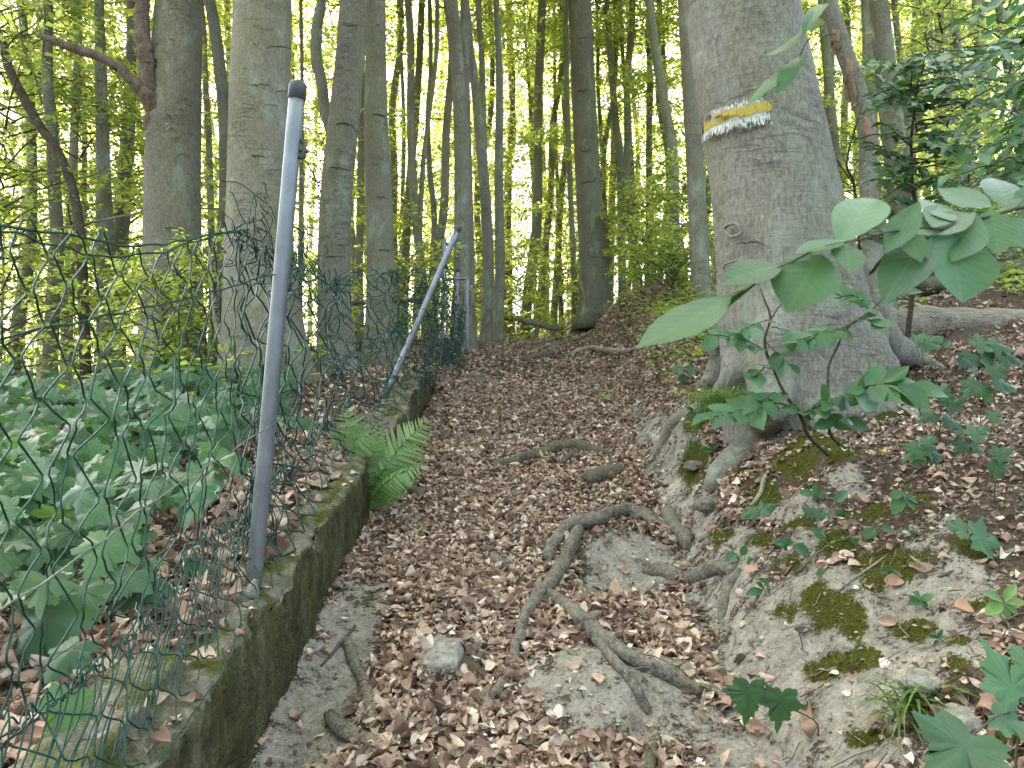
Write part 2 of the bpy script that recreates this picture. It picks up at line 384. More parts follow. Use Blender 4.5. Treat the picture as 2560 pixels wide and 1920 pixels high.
def wall_mat():
    s = NT('mossy concrete'); tc = s.n('TexCoord').outputs['Object']
    n1 = s.noise(tc, 9, 6, .65); n2 = s.noise(tc, 60, 4, .6); st = s.noise(s.mapv(tc, (16, 16, 2.2)), 1, 6, .7, .4)
    vo = s.n('TexVoronoi'); vo.inputs['Scale'].default_value = 55; s.l(tc, vo.inputs['Vector'])
    c = s.ramp(s.math('ADD', s.math('MULTIPLY', n1, .5), s.math('MULTIPLY', n2, .5)), [(.3, (.06, .055, .04)), (.5, (.135, .128, .10)), (.7, (.26, .25, .215))])
    c = s.mix(s.rng(vo.outputs['Distance'], .22, .12, 0, .55), c, (.40, .385, .35))
    g = s.n('NewGeometry'); sx = s.n('SeparateXYZ'); s.l(g.outputs['Normal'], sx.inputs[0])
    face = s.rng(sx.outputs[2], .75, .35, 0, 1)
    stain = s.ramp(st, [(.32, (.018, .017, .008)), (.5, (.048, .044, .018)), (.64, (.11, .10, .06)), (.78, (.24, .22, .17))])
    c = s.mix(s.math('MULTIPLY', face, .93), c, stain)
    ms = s.math('MULTIPLY', s.rng(s.noise(tc, 7, 5, .7), .46, .58, 0, 1), s.rng(face, 0, 1, 1, .45))
    c = s.mix(ms, c, (.06, .068, .014))
    h = s.math('ADD', s.math('MULTIPLY', n1, .8), s.math('ADD', s.math('MULTIPLY', n2, .6), s.math('MULTIPLY', s.rng(vo.outputs['Distance'], .25, .05, 0, 1), .5)))
    return s.done(c, .92, s.bump(h, .9, .02), .2)
M['wall'] = wall_mat()

def simple(name, c1, c2, scale, rough, metal=0., bump=.2, dist=.003, spec=.5):
    s = NT(name); n = s.noise(s.n('TexCoord').outputs['Object'], scale, 5, .6)
    s.p.inputs['Metallic'].default_value = metal
    return s.done(s.ramp(n, [(.3, c1), (.7, c2)]), rough, s.bump(n, bump, dist), spec)
M['galv'] = simple('galvanised steel', (.15, .165, .19), (.21, .23, .265), 14, .42, .6)
M['cap'] = simple('dark plastic cap', (.03, .035, .05), (.05, .055, .07), 40, .5)
M['wire'] = simple('green coated wire', (.004, .026, .021), (.010, .055, .045), 25, .45, 0., .1, .001, .3)
M['rust'] = simple('bare wire', (.10, .10, .10), (.22, .21, .19), 25, .45, .5, .1, .001)
M['stone'] = simple('pale stone', (.10, .094, .082), (.31, .295, .265), 34, .9, 0., .9, .02)
M['stone_dark'] = simple('dark stone', (.06, .055, .048), (.20, .18, .155), 26, .9, 0., .9, .02)
M['gall'] = simple('black canker', (.01, .009, .008), (.035, .03, .026), 60, .8, 0., .9, .02)
def paint(name, c1, thr):
    s = NT(name); tc = s.n('TexCoord').outputs['Object']
    n = s.noise(s.mapv(tc, (150, 150, 40)), 1, 5, .68); n2 = s.noise(tc, 9, 4, .6)
    at = s.attr('tint'); sep = s.n('SeparateColor'); s.l(at, sep.inputs[0])
    k = s.math('ADD', s.math('MULTIPLY', n, .8), s.math('MULTIPLY', n2, .2))
    k = s.math('ADD', k, s.rng(sep.outputs[0], 0, 1, -.42, .1))
    al = s.rng(k, thr-.05, thr+.06, 0, .95)
    s.done(s.mix(s.rng(n, .35, .65, .35, 0), c1, (.16, .14, .11)), .7, s.bump(n, .6, .006), .3); s.l(al, s.p.inputs['Alpha'])
    return s.m
M['paint_white'] = paint('worn white paint', (.58, .61, .59), .495)
M['paint_yellow'] = paint('worn yellow paint', (.50, .36, .04), .465)

# ---------------------------------------------------------------- leaf shapes (unit length along +y, face +z)
def oval_leaf(n=6, m=5, width=.62, fold=.16, droop=.12, ripple=.0, p=.85, ex=.8):
    t = np.linspace(0, 1, n); s = np.linspace(-1, 1, m)
    wd = width/2*np.sin(np.pi*np.clip(t, 0, 1)**p)**ex; wd[0] = .012; wd[-1] = .006
    X = wd[:, None]*s[None]; Y = np.repeat(t[:, None], m, 1)+.04*np.abs(s)[None]*np.sin(np.pi*t)[:, None]
    Z = fold*np.abs(X)-droop*(t[:, None]**2)+ripple*np.sin(t[:, None]*np.pi*9+np.abs(s)[None]*2.2)*np.abs(s)[None]*np.sin(np.pi*t)[:, None]
    return np.stack([X, Y, Z], -1).reshape(-1, 3), grid_faces(n, m)
def maple_leaf(seed=0):
    half = [(0, 0), (.07, -.09), (.17, -.13), (.27, -.10), (.40, -.13), (.385, -.04), (.44, .0), (.41, .05), (.39, .11), (.46, .15), (.50, .22), (.60, .27), (.655, .37), (.56, .375), (.52, .43), (.44, .42),
            (.38, .47), (.32, .46), (.27, .50), (.30, .56), (.25, .60), (.30, .68), (.21, .72), (.20, .80), (.11, .84), (.08, .93), (0, 1.02)]
    r = [(x, y) for x, y in half]; l = [(-x, y) for x, y in half[-2:0:-1]]
    P = np.array(r+l); k = len(P); g = np.random.default_rng(seed); P = P*(1+.06*g.normal(size=(k, 1)))
    C = A(0, .2)[None]; mid = C+(P-C)*.5
    V2 = np.vstack([C, mid, P]); th = np.arctan2(V2[:, 0], V2[:, 1]-.1); rr = np.hypot(V2[:, 0], V2[:, 1]-.2)
    Z = .07*np.cos(th*5.2)*rr-.22*rr**2+.03*g.normal(size=len(V2))*rr
    V = np.column_stack([V2, Z]); i = np.arange(k); j = (i+1) % k
    return V, np.stack([i*0, 1+j, 1+i], 1), np.stack([1+i, 1+j, 1+k+j, 1+k+i], 1)
LEAF_LO = oval_leaf(3, 3, .66, .25, .10)
LEAF_MID = oval_leaf(4, 3, .62, .25, .15)
LEAF_HI = oval_leaf(14, 7, .66, .06, .06, .004, .86, 1.)
def leaves(mb, tmpl, pos, axis, normal, size, tint=(0.5, 0, 0), curl=None, wscale=None, litter=False):
    V, faces = tmpl[0], tmpl[1:]
    n = len(pos); k = len(V)
    y = nrm(axis); z = nrm(normal-np.sum(normal*y, 1, keepdims=True)*y); x = np.cross(y, z)
    sz = np.broadcast_to(size, (n,))[:, None, None]
    T = np.broadcast_to(V, (n, k, 3)).copy()
    if wscale is not None: T[..., 0] *= wscale[:, None]
    if curl is not None:
        T[..., 2] += curl[:, :1]*(T[..., 0]*2)**2*.6+curl[:, 1:2]*(T[..., 1]-.5)**2+curl[:, 2:3]*T[..., 0]*(T[..., 1]-.4)*2
    W = pos[:, None]+sz*(T[..., :1]*x[:, None]+T[..., 1:2]*y[:, None]+T[..., 2:3]*z[:, None])
    off = np.arange(n)[:, None, None]*k
    fs = [(np.asarray(f)[None]+off).reshape(-1, np.asarray(f).shape[1]) for f in faces]
    tint = np.asarray(tint, float)
    if tint.ndim == 1: tint = np.broadcast_to(tint, (n, 3))
    t4 = np.repeat(np.concatenate([tint, np.ones((n, 1))], 1)[:, None], k, 1).copy()
    if not litter: t4[..., 2] = V[None, :, 1]-.75*np.abs(V[None, :, 0]); t4[..., 3] = np.abs(V[None, :, 0])
    mb.add(W.reshape(-1, 3), fs, t4.reshape(-1, 4))
def rtint(n, y=.15, g=None):
    g = g or RNG
    t = np.zeros((n, 3)); t[:, 0] = g.random(n); t[:, 1] = np.clip(g.random(n)**3*y*3, 0, 1); return t
# ---------------------------------------------------------------- ground sheet
def graded(parts):
    out = [parts[0][0]]
    for a, b, st in parts:
        n = max(1, int(round((b-a)/st))); out += list(a+(b-a)*np.arange(1, n+1)/n)
    return np.array(out)
gx = graded([(-320, -80, 12), (-80, -25, 2.5), (-25, -8, .6), (-8, -2.5, .12), (-2.5, -1.0, .04), (-1.0, 2.6, .018), (2.6, 5, .06), (5, 12, .25), (12, 30, .8), (30, 90, 3), (90, 320, 12)])
gy = graded([(-30, -3, 3), (-3, .8, .2), (.8, 4.6, .018), (4.6, 9, .04), (9, 16, .12), (16, 30, .4), (30, 80, 1.5), (80, 400, 10)])
GX, GY = np.meshgrid(gx, gy); GZ = H(GX, GY)
GZ = GZ-.06*((GX > -.955) & (GX < -.735) & (GY < 8.0))     # tucked under the concrete wall
gf = grid_faces(len(gy), len(gx))
soil = np.stack([clay_at(GX, GY), moss_at(GX, GY), 0*GX], -1).reshape(-1, 3)
gm = mesh_data('ground', np.stack([GX, GY, GZ], -1).reshape(-1, 3), [gf], M['ground'], {'soil': soil})
tag(link('ground', gm), kind='structure')

# ---------------------------------------------------------------- concrete wall
def build_wall():
    ys = np.arange(.75, 7.75, .016)
    prof = [(-.955, -.45), (-.955, -.2), (-.95, -.05), (-.945, 0)]+[(x, 0) for x in np.arange(-.93, -.735, .014)]+[(-.728, -.006)]+[(-.722, z) for z in np.arange(-.025, -.62, -.022)]
    prof = np.array(prof); m = len(prof); Y = np.repeat(ys[:, None], m, 1); X = np.repeat(prof[None, :, 0], len(ys), 0); Z = wallz(Y)+prof[None, :, 1]
    top = (prof[None, :, 1] > -.03)
    lip = (ss(-.808, -.790, X)*(1-ss(1.92, 1.97, Y+.03*vnoise(X*30, Y*9)))*(prof[None, :, 1] > -.05))
    Z = Z+.05*top*(1-ss(1.92, 1.97, Y+.03*vnoise(X*30, Y*9)))*(1-ss(-.808, -.790, X))
    chip = np.clip(fbm(X*9, Y*5, 0, 61, 4)-.12, 0, 1)
    Z = Z+top*(.016*fbm(X*14, Y*14, 0, 62, 4)+.012*fbm(X*50, Y*50, 0, 63, 2)-.10*chip*ss(-.82, -.73, X))
    face = (X > -.74)
    X = X+face*(.020*fbm(Z*5, Y*5, 0, 64, 5)+.010*vnoise(Z*45, Y*45, 0, 66)+.022*fbm(Z*1.2, Y*9, 0, 65, 3)-.05*chip*(prof[None, :, 1] > -.09))
    brk = np.exp(-((Y-5.35)/.10)**2)+.7*np.exp(-((Y-4.1)/.05)**2)               # broken joints
    Z = Z-brk*.13*(prof[None, :, 1] > -.12)*ss(-.86, -.76, X)
    X = X-.02*ss(5.4, 5.6, Y)*face+.03*(Y > 6.1)*face*vnoise(Y*2, 0)
    X = X-.05*ss(6.8, 7.7, Y)
    sink = ss(7.0, 7.75, Y)*.22; Z = Z-sink*(prof[None, :, 1] > -.2)
    V = np.stack([X, Y, Z], -1).reshape(-1, 3)
    f = grid_faces(len(ys), m)[:, ::-1]
    mb = MB(); mb.add(V, [f]); o = mb.build('concrete_wall', M['wall'])
    tag(o, 'low mossy concrete wall with crumbling edge under the wire fence', 'wall')
build_wall()
def topz(x, y):            # ground or wall top
    z = H(x, y); on = (x > -.97) & (x < -.73) & (y > .8) & (y < 7.5)
    return np.where(on, wallz(y)+.004, z)

# ---------------------------------------------------------------- dead leaf litter (ground cover nobody could count)
PAL = np.array([(.30, .195, .145), (.40, .285, .22), (.16, .098, .07), (.50, .385, .305), (.09, .056, .042), (.35, .225, .17), (.43, .315, .235), (.62, .51, .42), (.22, .137, .10), (.27, .172, .128)])  # tone range widened: darkest and palest leaves imitate shade and lit tops
def litter_density(x, y):
    c = clay_at(x, y); m = moss_at(x, y)
    d = 1-.96*ss(.22, .55, c); d = d*(1-.85*ss(.35, .6, m))
    dxe = x-edge(y)
    d = d*(1-.35*ss(.05, .5, fbm(x*3.1, y*2.1, 0, 73, 3)))
    bank = ss(0, .35, dxe)*(1-ss(8, 16, y))
    d = d*(1-bank*.45)
    cl = fbm(x*1.7, y*1.7, 0, 71, 3)
    return np.clip(d*(1+.7*cl), .025, 1)
def scatter(n, x0, x1, y0, y1, power=1.0, g=RNG):
    y = (y0**(1-power)+(y1**(1-power)-y0**(1-power))*g.random(n))**(1/(1-power)) if power != 1 else y0*(y1/y0)**g.random(n)
    return x0+(x1-x0)*g.random(n), y
def gnormal(x, y, e=.03):
    return nrm(np.stack([-(H(x+e, y)-H(x-e, y))/(2*e), -(H(x, y+e)-H(x, y-e))/(2*e), np.ones_like(x)], -1))
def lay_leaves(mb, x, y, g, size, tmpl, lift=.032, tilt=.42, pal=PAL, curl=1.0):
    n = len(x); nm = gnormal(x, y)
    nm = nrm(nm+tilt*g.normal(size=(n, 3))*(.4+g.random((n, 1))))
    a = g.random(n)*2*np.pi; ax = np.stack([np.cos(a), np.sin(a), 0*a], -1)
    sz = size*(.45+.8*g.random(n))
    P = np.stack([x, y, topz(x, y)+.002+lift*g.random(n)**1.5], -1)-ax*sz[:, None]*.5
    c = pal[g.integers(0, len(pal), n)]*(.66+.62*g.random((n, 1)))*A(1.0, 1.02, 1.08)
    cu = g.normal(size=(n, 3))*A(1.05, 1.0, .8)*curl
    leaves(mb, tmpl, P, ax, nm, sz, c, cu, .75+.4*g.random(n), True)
def litter():
    g = np.random.default_rng(11); mb = MB()
    def go(n, x0, x1, y0, y1, size, tmpl, pw, ext=1., lift=.022):
        x, y = scatter(n, x0, x1, y0, y1, pw, g)
        if ext: x = x+0
        vis = np.abs(x/np.maximum(y, .1)) < .80
        d = litter_density(x, y)*ext
        wall = (x > -.98) & (x < -.72) & (y < 7.3)
        d = np.where(wall, d*.22+.9*np.exp(-((x+.94)/.075)**2), d)
        k = vis & (g.random(n) < d)
        lay_leaves(mb, x[k], y[k], g, size, tmpl, lift)
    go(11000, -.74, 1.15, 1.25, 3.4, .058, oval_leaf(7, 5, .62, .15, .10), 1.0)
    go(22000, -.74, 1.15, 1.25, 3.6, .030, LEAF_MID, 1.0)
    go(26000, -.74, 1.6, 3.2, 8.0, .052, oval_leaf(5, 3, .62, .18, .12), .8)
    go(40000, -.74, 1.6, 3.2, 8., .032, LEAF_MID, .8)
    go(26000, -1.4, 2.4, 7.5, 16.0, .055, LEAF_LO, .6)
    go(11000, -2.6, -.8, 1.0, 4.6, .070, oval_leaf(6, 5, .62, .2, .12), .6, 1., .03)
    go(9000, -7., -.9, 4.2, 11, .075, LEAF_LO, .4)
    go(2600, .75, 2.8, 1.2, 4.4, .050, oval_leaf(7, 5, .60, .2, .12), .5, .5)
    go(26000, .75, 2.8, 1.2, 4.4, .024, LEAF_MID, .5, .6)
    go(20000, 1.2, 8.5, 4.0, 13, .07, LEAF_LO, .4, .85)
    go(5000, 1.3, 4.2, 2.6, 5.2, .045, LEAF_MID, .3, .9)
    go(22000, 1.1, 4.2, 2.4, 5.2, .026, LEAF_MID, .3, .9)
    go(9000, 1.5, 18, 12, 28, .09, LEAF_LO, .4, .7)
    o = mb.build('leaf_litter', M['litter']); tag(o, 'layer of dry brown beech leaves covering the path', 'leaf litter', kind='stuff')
litter()

# short twigs, chips and stem bits lying in the litter
def twig_litter():
    g = np.random.default_rng(13); mb = MB()
    n = 7500; x, y = scatter(n, -2.2, 3.4, 1.15, 7, .8, g)
    k = (np.abs(x/y) < .8) & ~((x > -1) & (x < -.7)) & (g.random(n) < np.where(x > edge(y), 1, .38)); x, y = x[k], y[k]
    for i in range(len(x)):
        L = .02+.10*g.random()**2.5; a = g.random()*6.28; r = .0007+.0016*g.random()**2
        q = np.stack([x[i]+np.cos(a)*L*A(-.5, 0, .5), y[i]+np.sin(a)*L*A(-.5, 0, .5)], -1)+g.normal(size=(3, 2))*L*.07
        z = topz(q[:, 0], q[:, 1])+.006+.018*g.random()+g.normal(size=3)*.003
        c = A(.10, .08, .065)*(0.6+2.2*g.random())
        tube(mb, np.column_stack([q, z]), r*A(1, .9, .6), 4, c)
    o = mb.build('twig_litter', tint_mat('broken twigs', .8)); tag(o, 'scattered bits of twig among the dead leaves', 'twigs', kind='stuff')
def tint_mat(name, rough):
    s = NT(name); n = s.noise(s.n('TexCoord').outputs['Object'], 120, 3)
    return s.done(s.mix(s.rng(n, .3, .7, 0, .4), s.attr('tint'), (.04, .032, .025)), rough, s.bump(n, .4, .003), .25)
twig_litter()

# clay crumbs and pebbles on the bare soil
def crumbs():
    g = np.random.default_rng(17); mb = MB(); n = 60000
    x, y = scatter(n, -.74, 2.4, 1.15, 5.5, .9, g); c = clay_at(x, y)
    k = (np.abs(x/y) < .8) & (g.random(n) < .30*ss(.2, .6, c)+.012); x, y = x[k], y[k]; n = len(x)
    base = nrm(np.array([(1, 0, 0), (-1, 0, 0), (0, 1, 0), (0, -1, 0), (0, 0, 1), (0, 0, -1), (.8, .8, .6), (-.8, .7, .5), (.7, -.8, .5), (-.7, -.8, .6)]))
    tri = np.array([(4, 6, 7), (4, 7, 9), (4, 9, 8), (4, 8, 6), (6, 2, 7), (7, 1, 9), (9, 3, 8), (8, 0, 6), (6, 0, 2), (7, 2, 1), (9, 1, 3), (8, 3, 0), (5, 2, 0), (5, 1, 2), (5, 3, 1), (5, 0, 3)])
    s = .002+.007*g.random(n)**4
    V = base[None]*(s[:, None, None]*(.7+.6*g.random((n, 10, 1))))*A(1.1, 1., .7)
    V = V+np.stack([x, y, H(x, y)+s*.25], -1)[:, None]
    col = A(.30, .265, .22)*(.5+.8*g.random((n, 1)))
    mb.add(V.reshape(-1, 3), [(tri[None]+np.arange(n)[:, None, None]*10).reshape(-1, 3)], np.repeat(col, 10, 0))
    o = mb.build('soil_crumbs', tint_mat('clay crumbs', .95), smooth=False); tag(o, 'pale crumbs of clay and small pebbles on the bare bank', 'crumbs', kind='stuff')
crumbs()

# moss cushions: many tiny upright blades
def moss():
    g = np.random.default_rng(19); mb = MB(); n = 330000
    x, y = scatter(n, .1, 3.2, 1.2, 5.2, .9, g); m = moss_at(x, y)
    k = (np.abs(x/y) < .8) & (g.random(n) < ss(.40, .75, m)); x, y = x[k], y[k]
    nw = 26000; xw = -.955+.2*g.random(nw)**1.3; yw = .95+2.6*g.random(nw)
    mw = fbm(xw*8, yw*5, 0, 81, 3)+.25*np.exp(-((xw+.90)/.05)**2); kw = (g.random(nw) < ss(.12, .3, mw)) & ~((xw > -.81) & (yw < 1.97))
    x = np.concatenate([x, xw[kw]]); y = np.concatenate([y, yw[kw]]); n = len(x)
    z = topz(x, y); h = .006+.012*g.random(n); r = .0012+.0012*g.random(n)
    d = nrm(gnormal(x, y)+.75*g.normal(size=(n, 3))); sd = nrm(np.cross(d, g.normal(size=(n, 3))))
    P = np.stack([x, y, z-.002], -1)
    V = np.stack([P-sd*r[:, None], P+sd*r[:, None], P+d*h[:, None]], 1)
    t = np.repeat(rtint(n, .25, g), 3, 0)
    mb.add(V.reshape(-1, 3), [np.arange(n*3).reshape(-1, 3)], t)
    o = mb.build('moss', M['moss'], smooth=False); tag(o, 'soft green moss in patches on the clay bank', 'moss', kind='stuff')
moss()

# ---------------------------------------------------------------- roots, sticks, stones
RW = 1.18
def px_path(L, lift):
    """[(u,v,w)] in the picture -> points resting on the soil, radius from the width"""
    P, R = [], []
    for q in L:
        u, v, wd = q[:3]; p = hit(u, v); r = wd*p[1]/F/2*RW
        P.append(p+A(0, 0, (q[3] if len(q) > 3 else lift)*r)); R.append(r)
    return np.array(P), np.array(R)
def lumpy(seed, amp=.22, f=9.):
    return lambda i, a, P: 1+amp*fbm(np.cos(a)*1.1+P[:, 0:1]*f, np.sin(a)*1.1+P[:, 1:2]*f, P[:, 2:3]*f, seed, 3)
def limb(mb, P, R, seed, sides=14, n=None, amp=.22):
    P = np.asarray(P, float); L = np.linalg.norm(np.diff(P, axis=0), axis=1).sum()
    n = n or int(np.clip(L/.018, 10, 90))
    Q = spline(np.column_stack([P, R]), n)
    Q[:, :3] += np.stack([vnoise(np.arange(n)*.35, 0, k, seed+5) for k in range(3)], 1)*Q[:, 3:4]*.22
    tube(mb, Q[:, :3], np.maximum(Q[:, 3], .001), sides, None, True, lumpy(seed, amp, 10/max(R.mean()*30, .6)))
def root_thing(name, chains, label, cat='root', mat='root', group=None, lift=.35, amp=.22):
    mb = MB(); first = None
    for k, L in enumerate(chains):
        P, R = px_path(L, lift)
        if first is None: first = P[len(P)//2]
        limb(mb, P, R, 100+k*7+int(abs(P[0][0])*100), amp=amp)
    o = mb.build(name, M[mat], None, first); o.location = tuple(first)
    return tag(o, label, cat, group)
G1 = 'beech roots bared by the worn path'
root_thing('tree_root', [[(1440, 1150, 22, -.9), (1424, 1143, 26), (1384, 1127, 28, .9), (1347, 1127, 28, 1.2), (1292, 1141, 27, 1.3), (1249, 1148, 28, 1.2), (1216, 1162, 26, .8), (1192, 1194, 24, .5), (1180, 1232, 22, -.5)],
                         [(1252, 1150, 20, 1.2), (1240, 1185, 24, 1.5), (1228, 1212, 25, 1.6), (1209, 1254, 25, 1.4), (1176, 1290, 25, 1.2), (1150, 1318, 24, 1.), (1128, 1364, 21, 1.), (1110, 1426, 20, .9), (1096, 1473, 21, .7), (1063, 1513, 18, .5), (1034, 1534, 12, -.5)]],
          'thick forked root arching over the path and running down to the clay', 'root', 'root', G1)
root_thing('tree_root', [[(1150, 1276, 18, -.5), (1165, 1287, 26), (1201, 1305, 28), (1238, 1331, 29, .8), (1281, 1375, 30, .9), (1329, 1411, 27, .7), (1384, 1444, 26, .6), (1434, 1463, 24, .5), (1489, 1488, 24), (1543, 1499, 22), (1596, 1500, 12, -.6)],
                         [(1280, 1378, 14, .3), (1300, 1402, 18, .8), (1329, 1437, 20, .9), (1365, 1484, 20, .9), (1400, 1542, 14, .2)]],
          'pale root forking beside the clay hollow and reaching to the bank', 'root', 'root', G1)
root_thing('tree_root', [[(1395, 1228, 20, -.6), (1434, 1235, 26, .1), (1489, 1250, 30, .1), (1543, 1236, 30), (1590, 1226, 24, -.5)], [(1603, 1232, 24, -.2), (1578, 1270, 24, .3), (1562, 1320, 20, .2), (1556, 1345, 14, -.8)]],
          'flat grey root ending in a short fork against the mossy bank', 'root', 'root', G1)
root_thing('tree_root', [[(1434, 1104, 20, -.3), (1440, 1115, 28, .4), (1460, 1149, 28, .4), (1480, 1170, 30), (1490, 1182, 16, -.8)]], 'short stub of root beside the arching root on the path', 'root', 'root', G1)
root_thing('tree_root', [[(745, 1386, 16, .2), (752, 1400, 22), (771, 1448, 22), (788, 1491, 24), (804, 1539, 24), (820, 1585, 20, -.3)]], 'straight brown root lying along the clay near the wall', 'root', 'root', G1)
root_thing('tree_root', [[(716, 1550, 22, .3), (722, 1566, 28), (745, 1594, 30), (784, 1598, 28), (836, 1606, 22, -.4)]], 'crooked grey root curving round a hollow beside the wall', 'root', 'root', G1)
root_thing('tree_root', [[(1022, 1170, 12, -.3), (1040, 1184, 20), (1062, 1200, 24), (1078, 1220, 26, .1), (1114, 1244, 24, -.6)], [(1066, 1206, 18), (1062, 1240, 20, -.6)]], 'flat root half buried in leaves left of the arching root', 'root', 'root', G1, .05)
root_thing('tree_root', [[(1060, 1008, 12, -.2), (1085, 1005, 20), (1128, 995, 22, .2), (1170, 984, 22, .4), (1201, 977, 24, .7), (1230, 972, 24, .8), (1256, 975, 22, .6), (1290, 980, 20, .3), (1322, 984, 14, -.4)], [(1196, 1006, 12, -.3), (1222, 996, 15), (1246, 983, 16, .3)]],
          'dark mossy root crossing the middle of the leafy path', 'root', 'darkroot', G1)
root_thing('rotten_branch', [[(1272, 1050, 28, .3), (1282, 1046, 34, .5), (1305, 1037, 33, .5), (1330, 1026, 30, .5), (1338, 1023, 20, .4)]], 'short dark rotten piece of branch lying on the path', 'branch', 'darkroot', None, .5, .4)
root_thing('tree_root', [[(850, 1052, 16, -.2), (866, 1058, 24), (890, 1066, 24), (908, 1077, 22), (918, 1088, 14, -.6)]], 'dark root end poking out beside the fern', 'root', 'darkroot', G1)
root_thing('tree_root', [[(1424, 1594, 14, .1), (1414, 1610, 24), (1404, 1640, 28), (1396, 1690, 26)]], 'dark upright root stub at the lower edge of the path', 'root', 'darkroot', G1)
root_thing('tree_root', [[(1030, 1412, 22, .3), (1036, 1424, 34, .1), (1028, 1440, 30), (1030, 1465, 14)]], 'dark knobbly root stub beside the white rock', 'root', 'darkroot', G1, .2)
# roots of the far thick trunk and sticks lying across the path
root_thing('fallen_stick', [[(1236, 767, 8, .2), (1246, 764, 11, .6), (1274, 757, 11), (1311, 762, 11, .8), (1358, 763, 10), (1386, 750, 8)]], 'smooth pale crooked stick lying across the far path', 'stick', 'stick', None, .8)
root_thing('fallen_stick', [[(1132, 780, 6), (1150, 775, 9), (1170, 770, 9), (1196, 765, 7)]], 'short dark stick below the others on the far path', 'stick', 'darkroot', None, .6)
root_thing('tree_root', [[(1140, 762, 7, -.2), (1170, 754, 9), (1210, 746, 9), (1250, 734, 9), (1282, 716, 8)]], 'long thin root running up to the thick central beech', 'root', 'root', G1, .3)
root_thing('tree_root', [[(1090, 764, 7, -.2), (1110, 757, 9), (1140, 748, 9), (1180, 742, 8), (1230, 730, 6)]], 'dark root crossing the top of the path', 'root', 'darkroot', G1, .3)
root_thing('fallen_stick', [[(888, 1285, 6, .6), (920, 1278, 7, 1.), (972, 1265, 8, 1.2), (1004, 1267, 7, 1.2), (1038, 1274, 4, .6)]], 'thin bent stick lying above the white rock', 'stick', 'stick', None, 1.)
root_thing('fallen_stick', [[(655, 1004, 4, 6), (690, 1020, 6, 7), (720, 1034, 7, 6), (775, 1040, 6, 7), (800, 1036, 3, 7)]], 'curved pale stick hanging over the wall beside the fern', 'stick', 'stick', None, 1.)
root_thing('fallen_stick', [[(1536, 1075, 6, .6), (1560, 1068, 7, .9), (1575, 1062, 7, .9)]], 'short pale peeled stick on the moss', 'stick', 'stick', None, 1.)
root_thing('fallen_stick', [[(1925, 873, 6, 1.5), (1960, 895, 7, 2.), (2000, 920, 7, 1.5), (2040, 948, 5, .6)]], 'thin stick leaning down from the big root into the leaves', 'stick', 'stick', None, 1.)
root_thing('fallen_stick', [[(1660, 1020, 8, .5), (1650, 1045, 9, 1.), (1640, 1075, 9, 1.), (1622, 1100, 7, .5)]], 'weathered stick on the bank below the big beech', 'stick', 'stick', None, 1.)
root_thing('fallen_stick', [[(1740, 1090, 3, .6), (1790, 1140, 4, 1.), (1800, 1150, 3, .6)]], 'wiry dark twig lying on the mossy bank', 'stick', 'twig', None, 1.)
root_thing('fallen_stick', [[(2110, 1216, 4, .6), (2190, 1192, 6, 1.), (2215, 1190, 6, .6)]], 'grey stick at the right above the maple seedling', 'stick', 'stick', None, 1.)
root_thing('fallen_stick', [[(1985, 1265, 4, .6), (2050, 1240, 5, 1.), (2120, 1215, 4, .6)]], 'thin diagonal twig above the mossy cushion', 'stick', 'twig', None, 1.)
root_thing('fallen_stick', [[(694, 1440, 4, .6), (730, 1400, 6, 1.), (768, 1355, 5, .8)]], 'thin dark stick leaning against the clay beside the wall', 'stick', 'twig', None, 1.5)
root_thing('fallen_stick', [[(1755, 1310, 3, .6), (1900, 1215, 4, 1.5), (1990, 1140, 3, .8)]], 'long straw coloured stem lying over the bank', 'stick', 'stick', None, 1.)

def rock(name, u, v, w, h, label, mat, seed, flat=.7, ang=0., cat='stone', box=2.2, up=.25):
    p = hit(u, v); sx = w*p[1]/F/2; sy = h*p[1]/F/2/.5
    a = np.linspace(0, 2*np.pi, 44, endpoint=False); b = np.linspace(-.5*np.pi, .5*np.pi, 24)
    AA, BB = np.meshgrid(a, b); e = 2/box
    f = lambda t: np.sign(t)*np.abs(t)**e
    X = f(np.cos(BB))*f(np.cos(AA)); Y = f(np.cos(BB))*f(np.sin(AA)); Z = f(np.sin(BB))
    k = 1+.22*fbm(X*1.6, Y*1.6, Z*1.6, seed, 4)+.08*np.abs(fbm(X*5, Y*5, Z*5, seed+3, 2))
    X, Y, Z = X*k*sx, Y*k*sy, Z*k*min(sx, sy)*flat
    c, s_ = math.cos(ang), math.sin(ang); V = np.stack([X*c-Y*s_, X*s_+Y*c, Z], -1).reshape(-1, 3)
    i = np.arange(23)[:, None]; j = np.arange(44)[None]; q = np.stack(np.broadcast_arrays(i*44+j, i*44+(j+1) % 44, (i+1)*44+(j+1) % 44, (i+1)*44+j), -1).reshape(-1, 4)
    mb = MB(); mb.add(V, [q]); o = mb.build(name, M[mat]); o.location = tuple(p+A(0, 0, min(sx, sy)*flat*up)); return tag(o, label, cat)
rock('white_rock', 952, 1395, 100, 120, 'pale whitish rock half covered by dead leaves in the path', 'stone', 3, .55, .1, 'rock', 2.6, -.45)
rock('stone', 1540, 1094, 70, 26, 'small grey stone at the foot of the mossy bank', 'stone_dark', 5, .6, .2, 'stone', 2.6, .1)
rock('stone', 2000, 1475, 70, 60, 'long pale stone slab beside the grass tuft', 'stone', 8, .5, -.6, 'stone', 3, .2)
rock('stone', 2085, 1560, 85, 60, 'pale stone under the big maple leaves', 'stone', 12, .5, -.6, 'stone', 3, .2)
rock('stone', 1505, 1005, 50, 30, 'earthy stone under the moss beside the path', 'stone_dark', 15, .45, .3, 'stone', 2.6, -.1)
rock('stone', 965, 775, 26, 10, 'dark flat stone in the leaves near the wall end', 'stone_dark', 18)
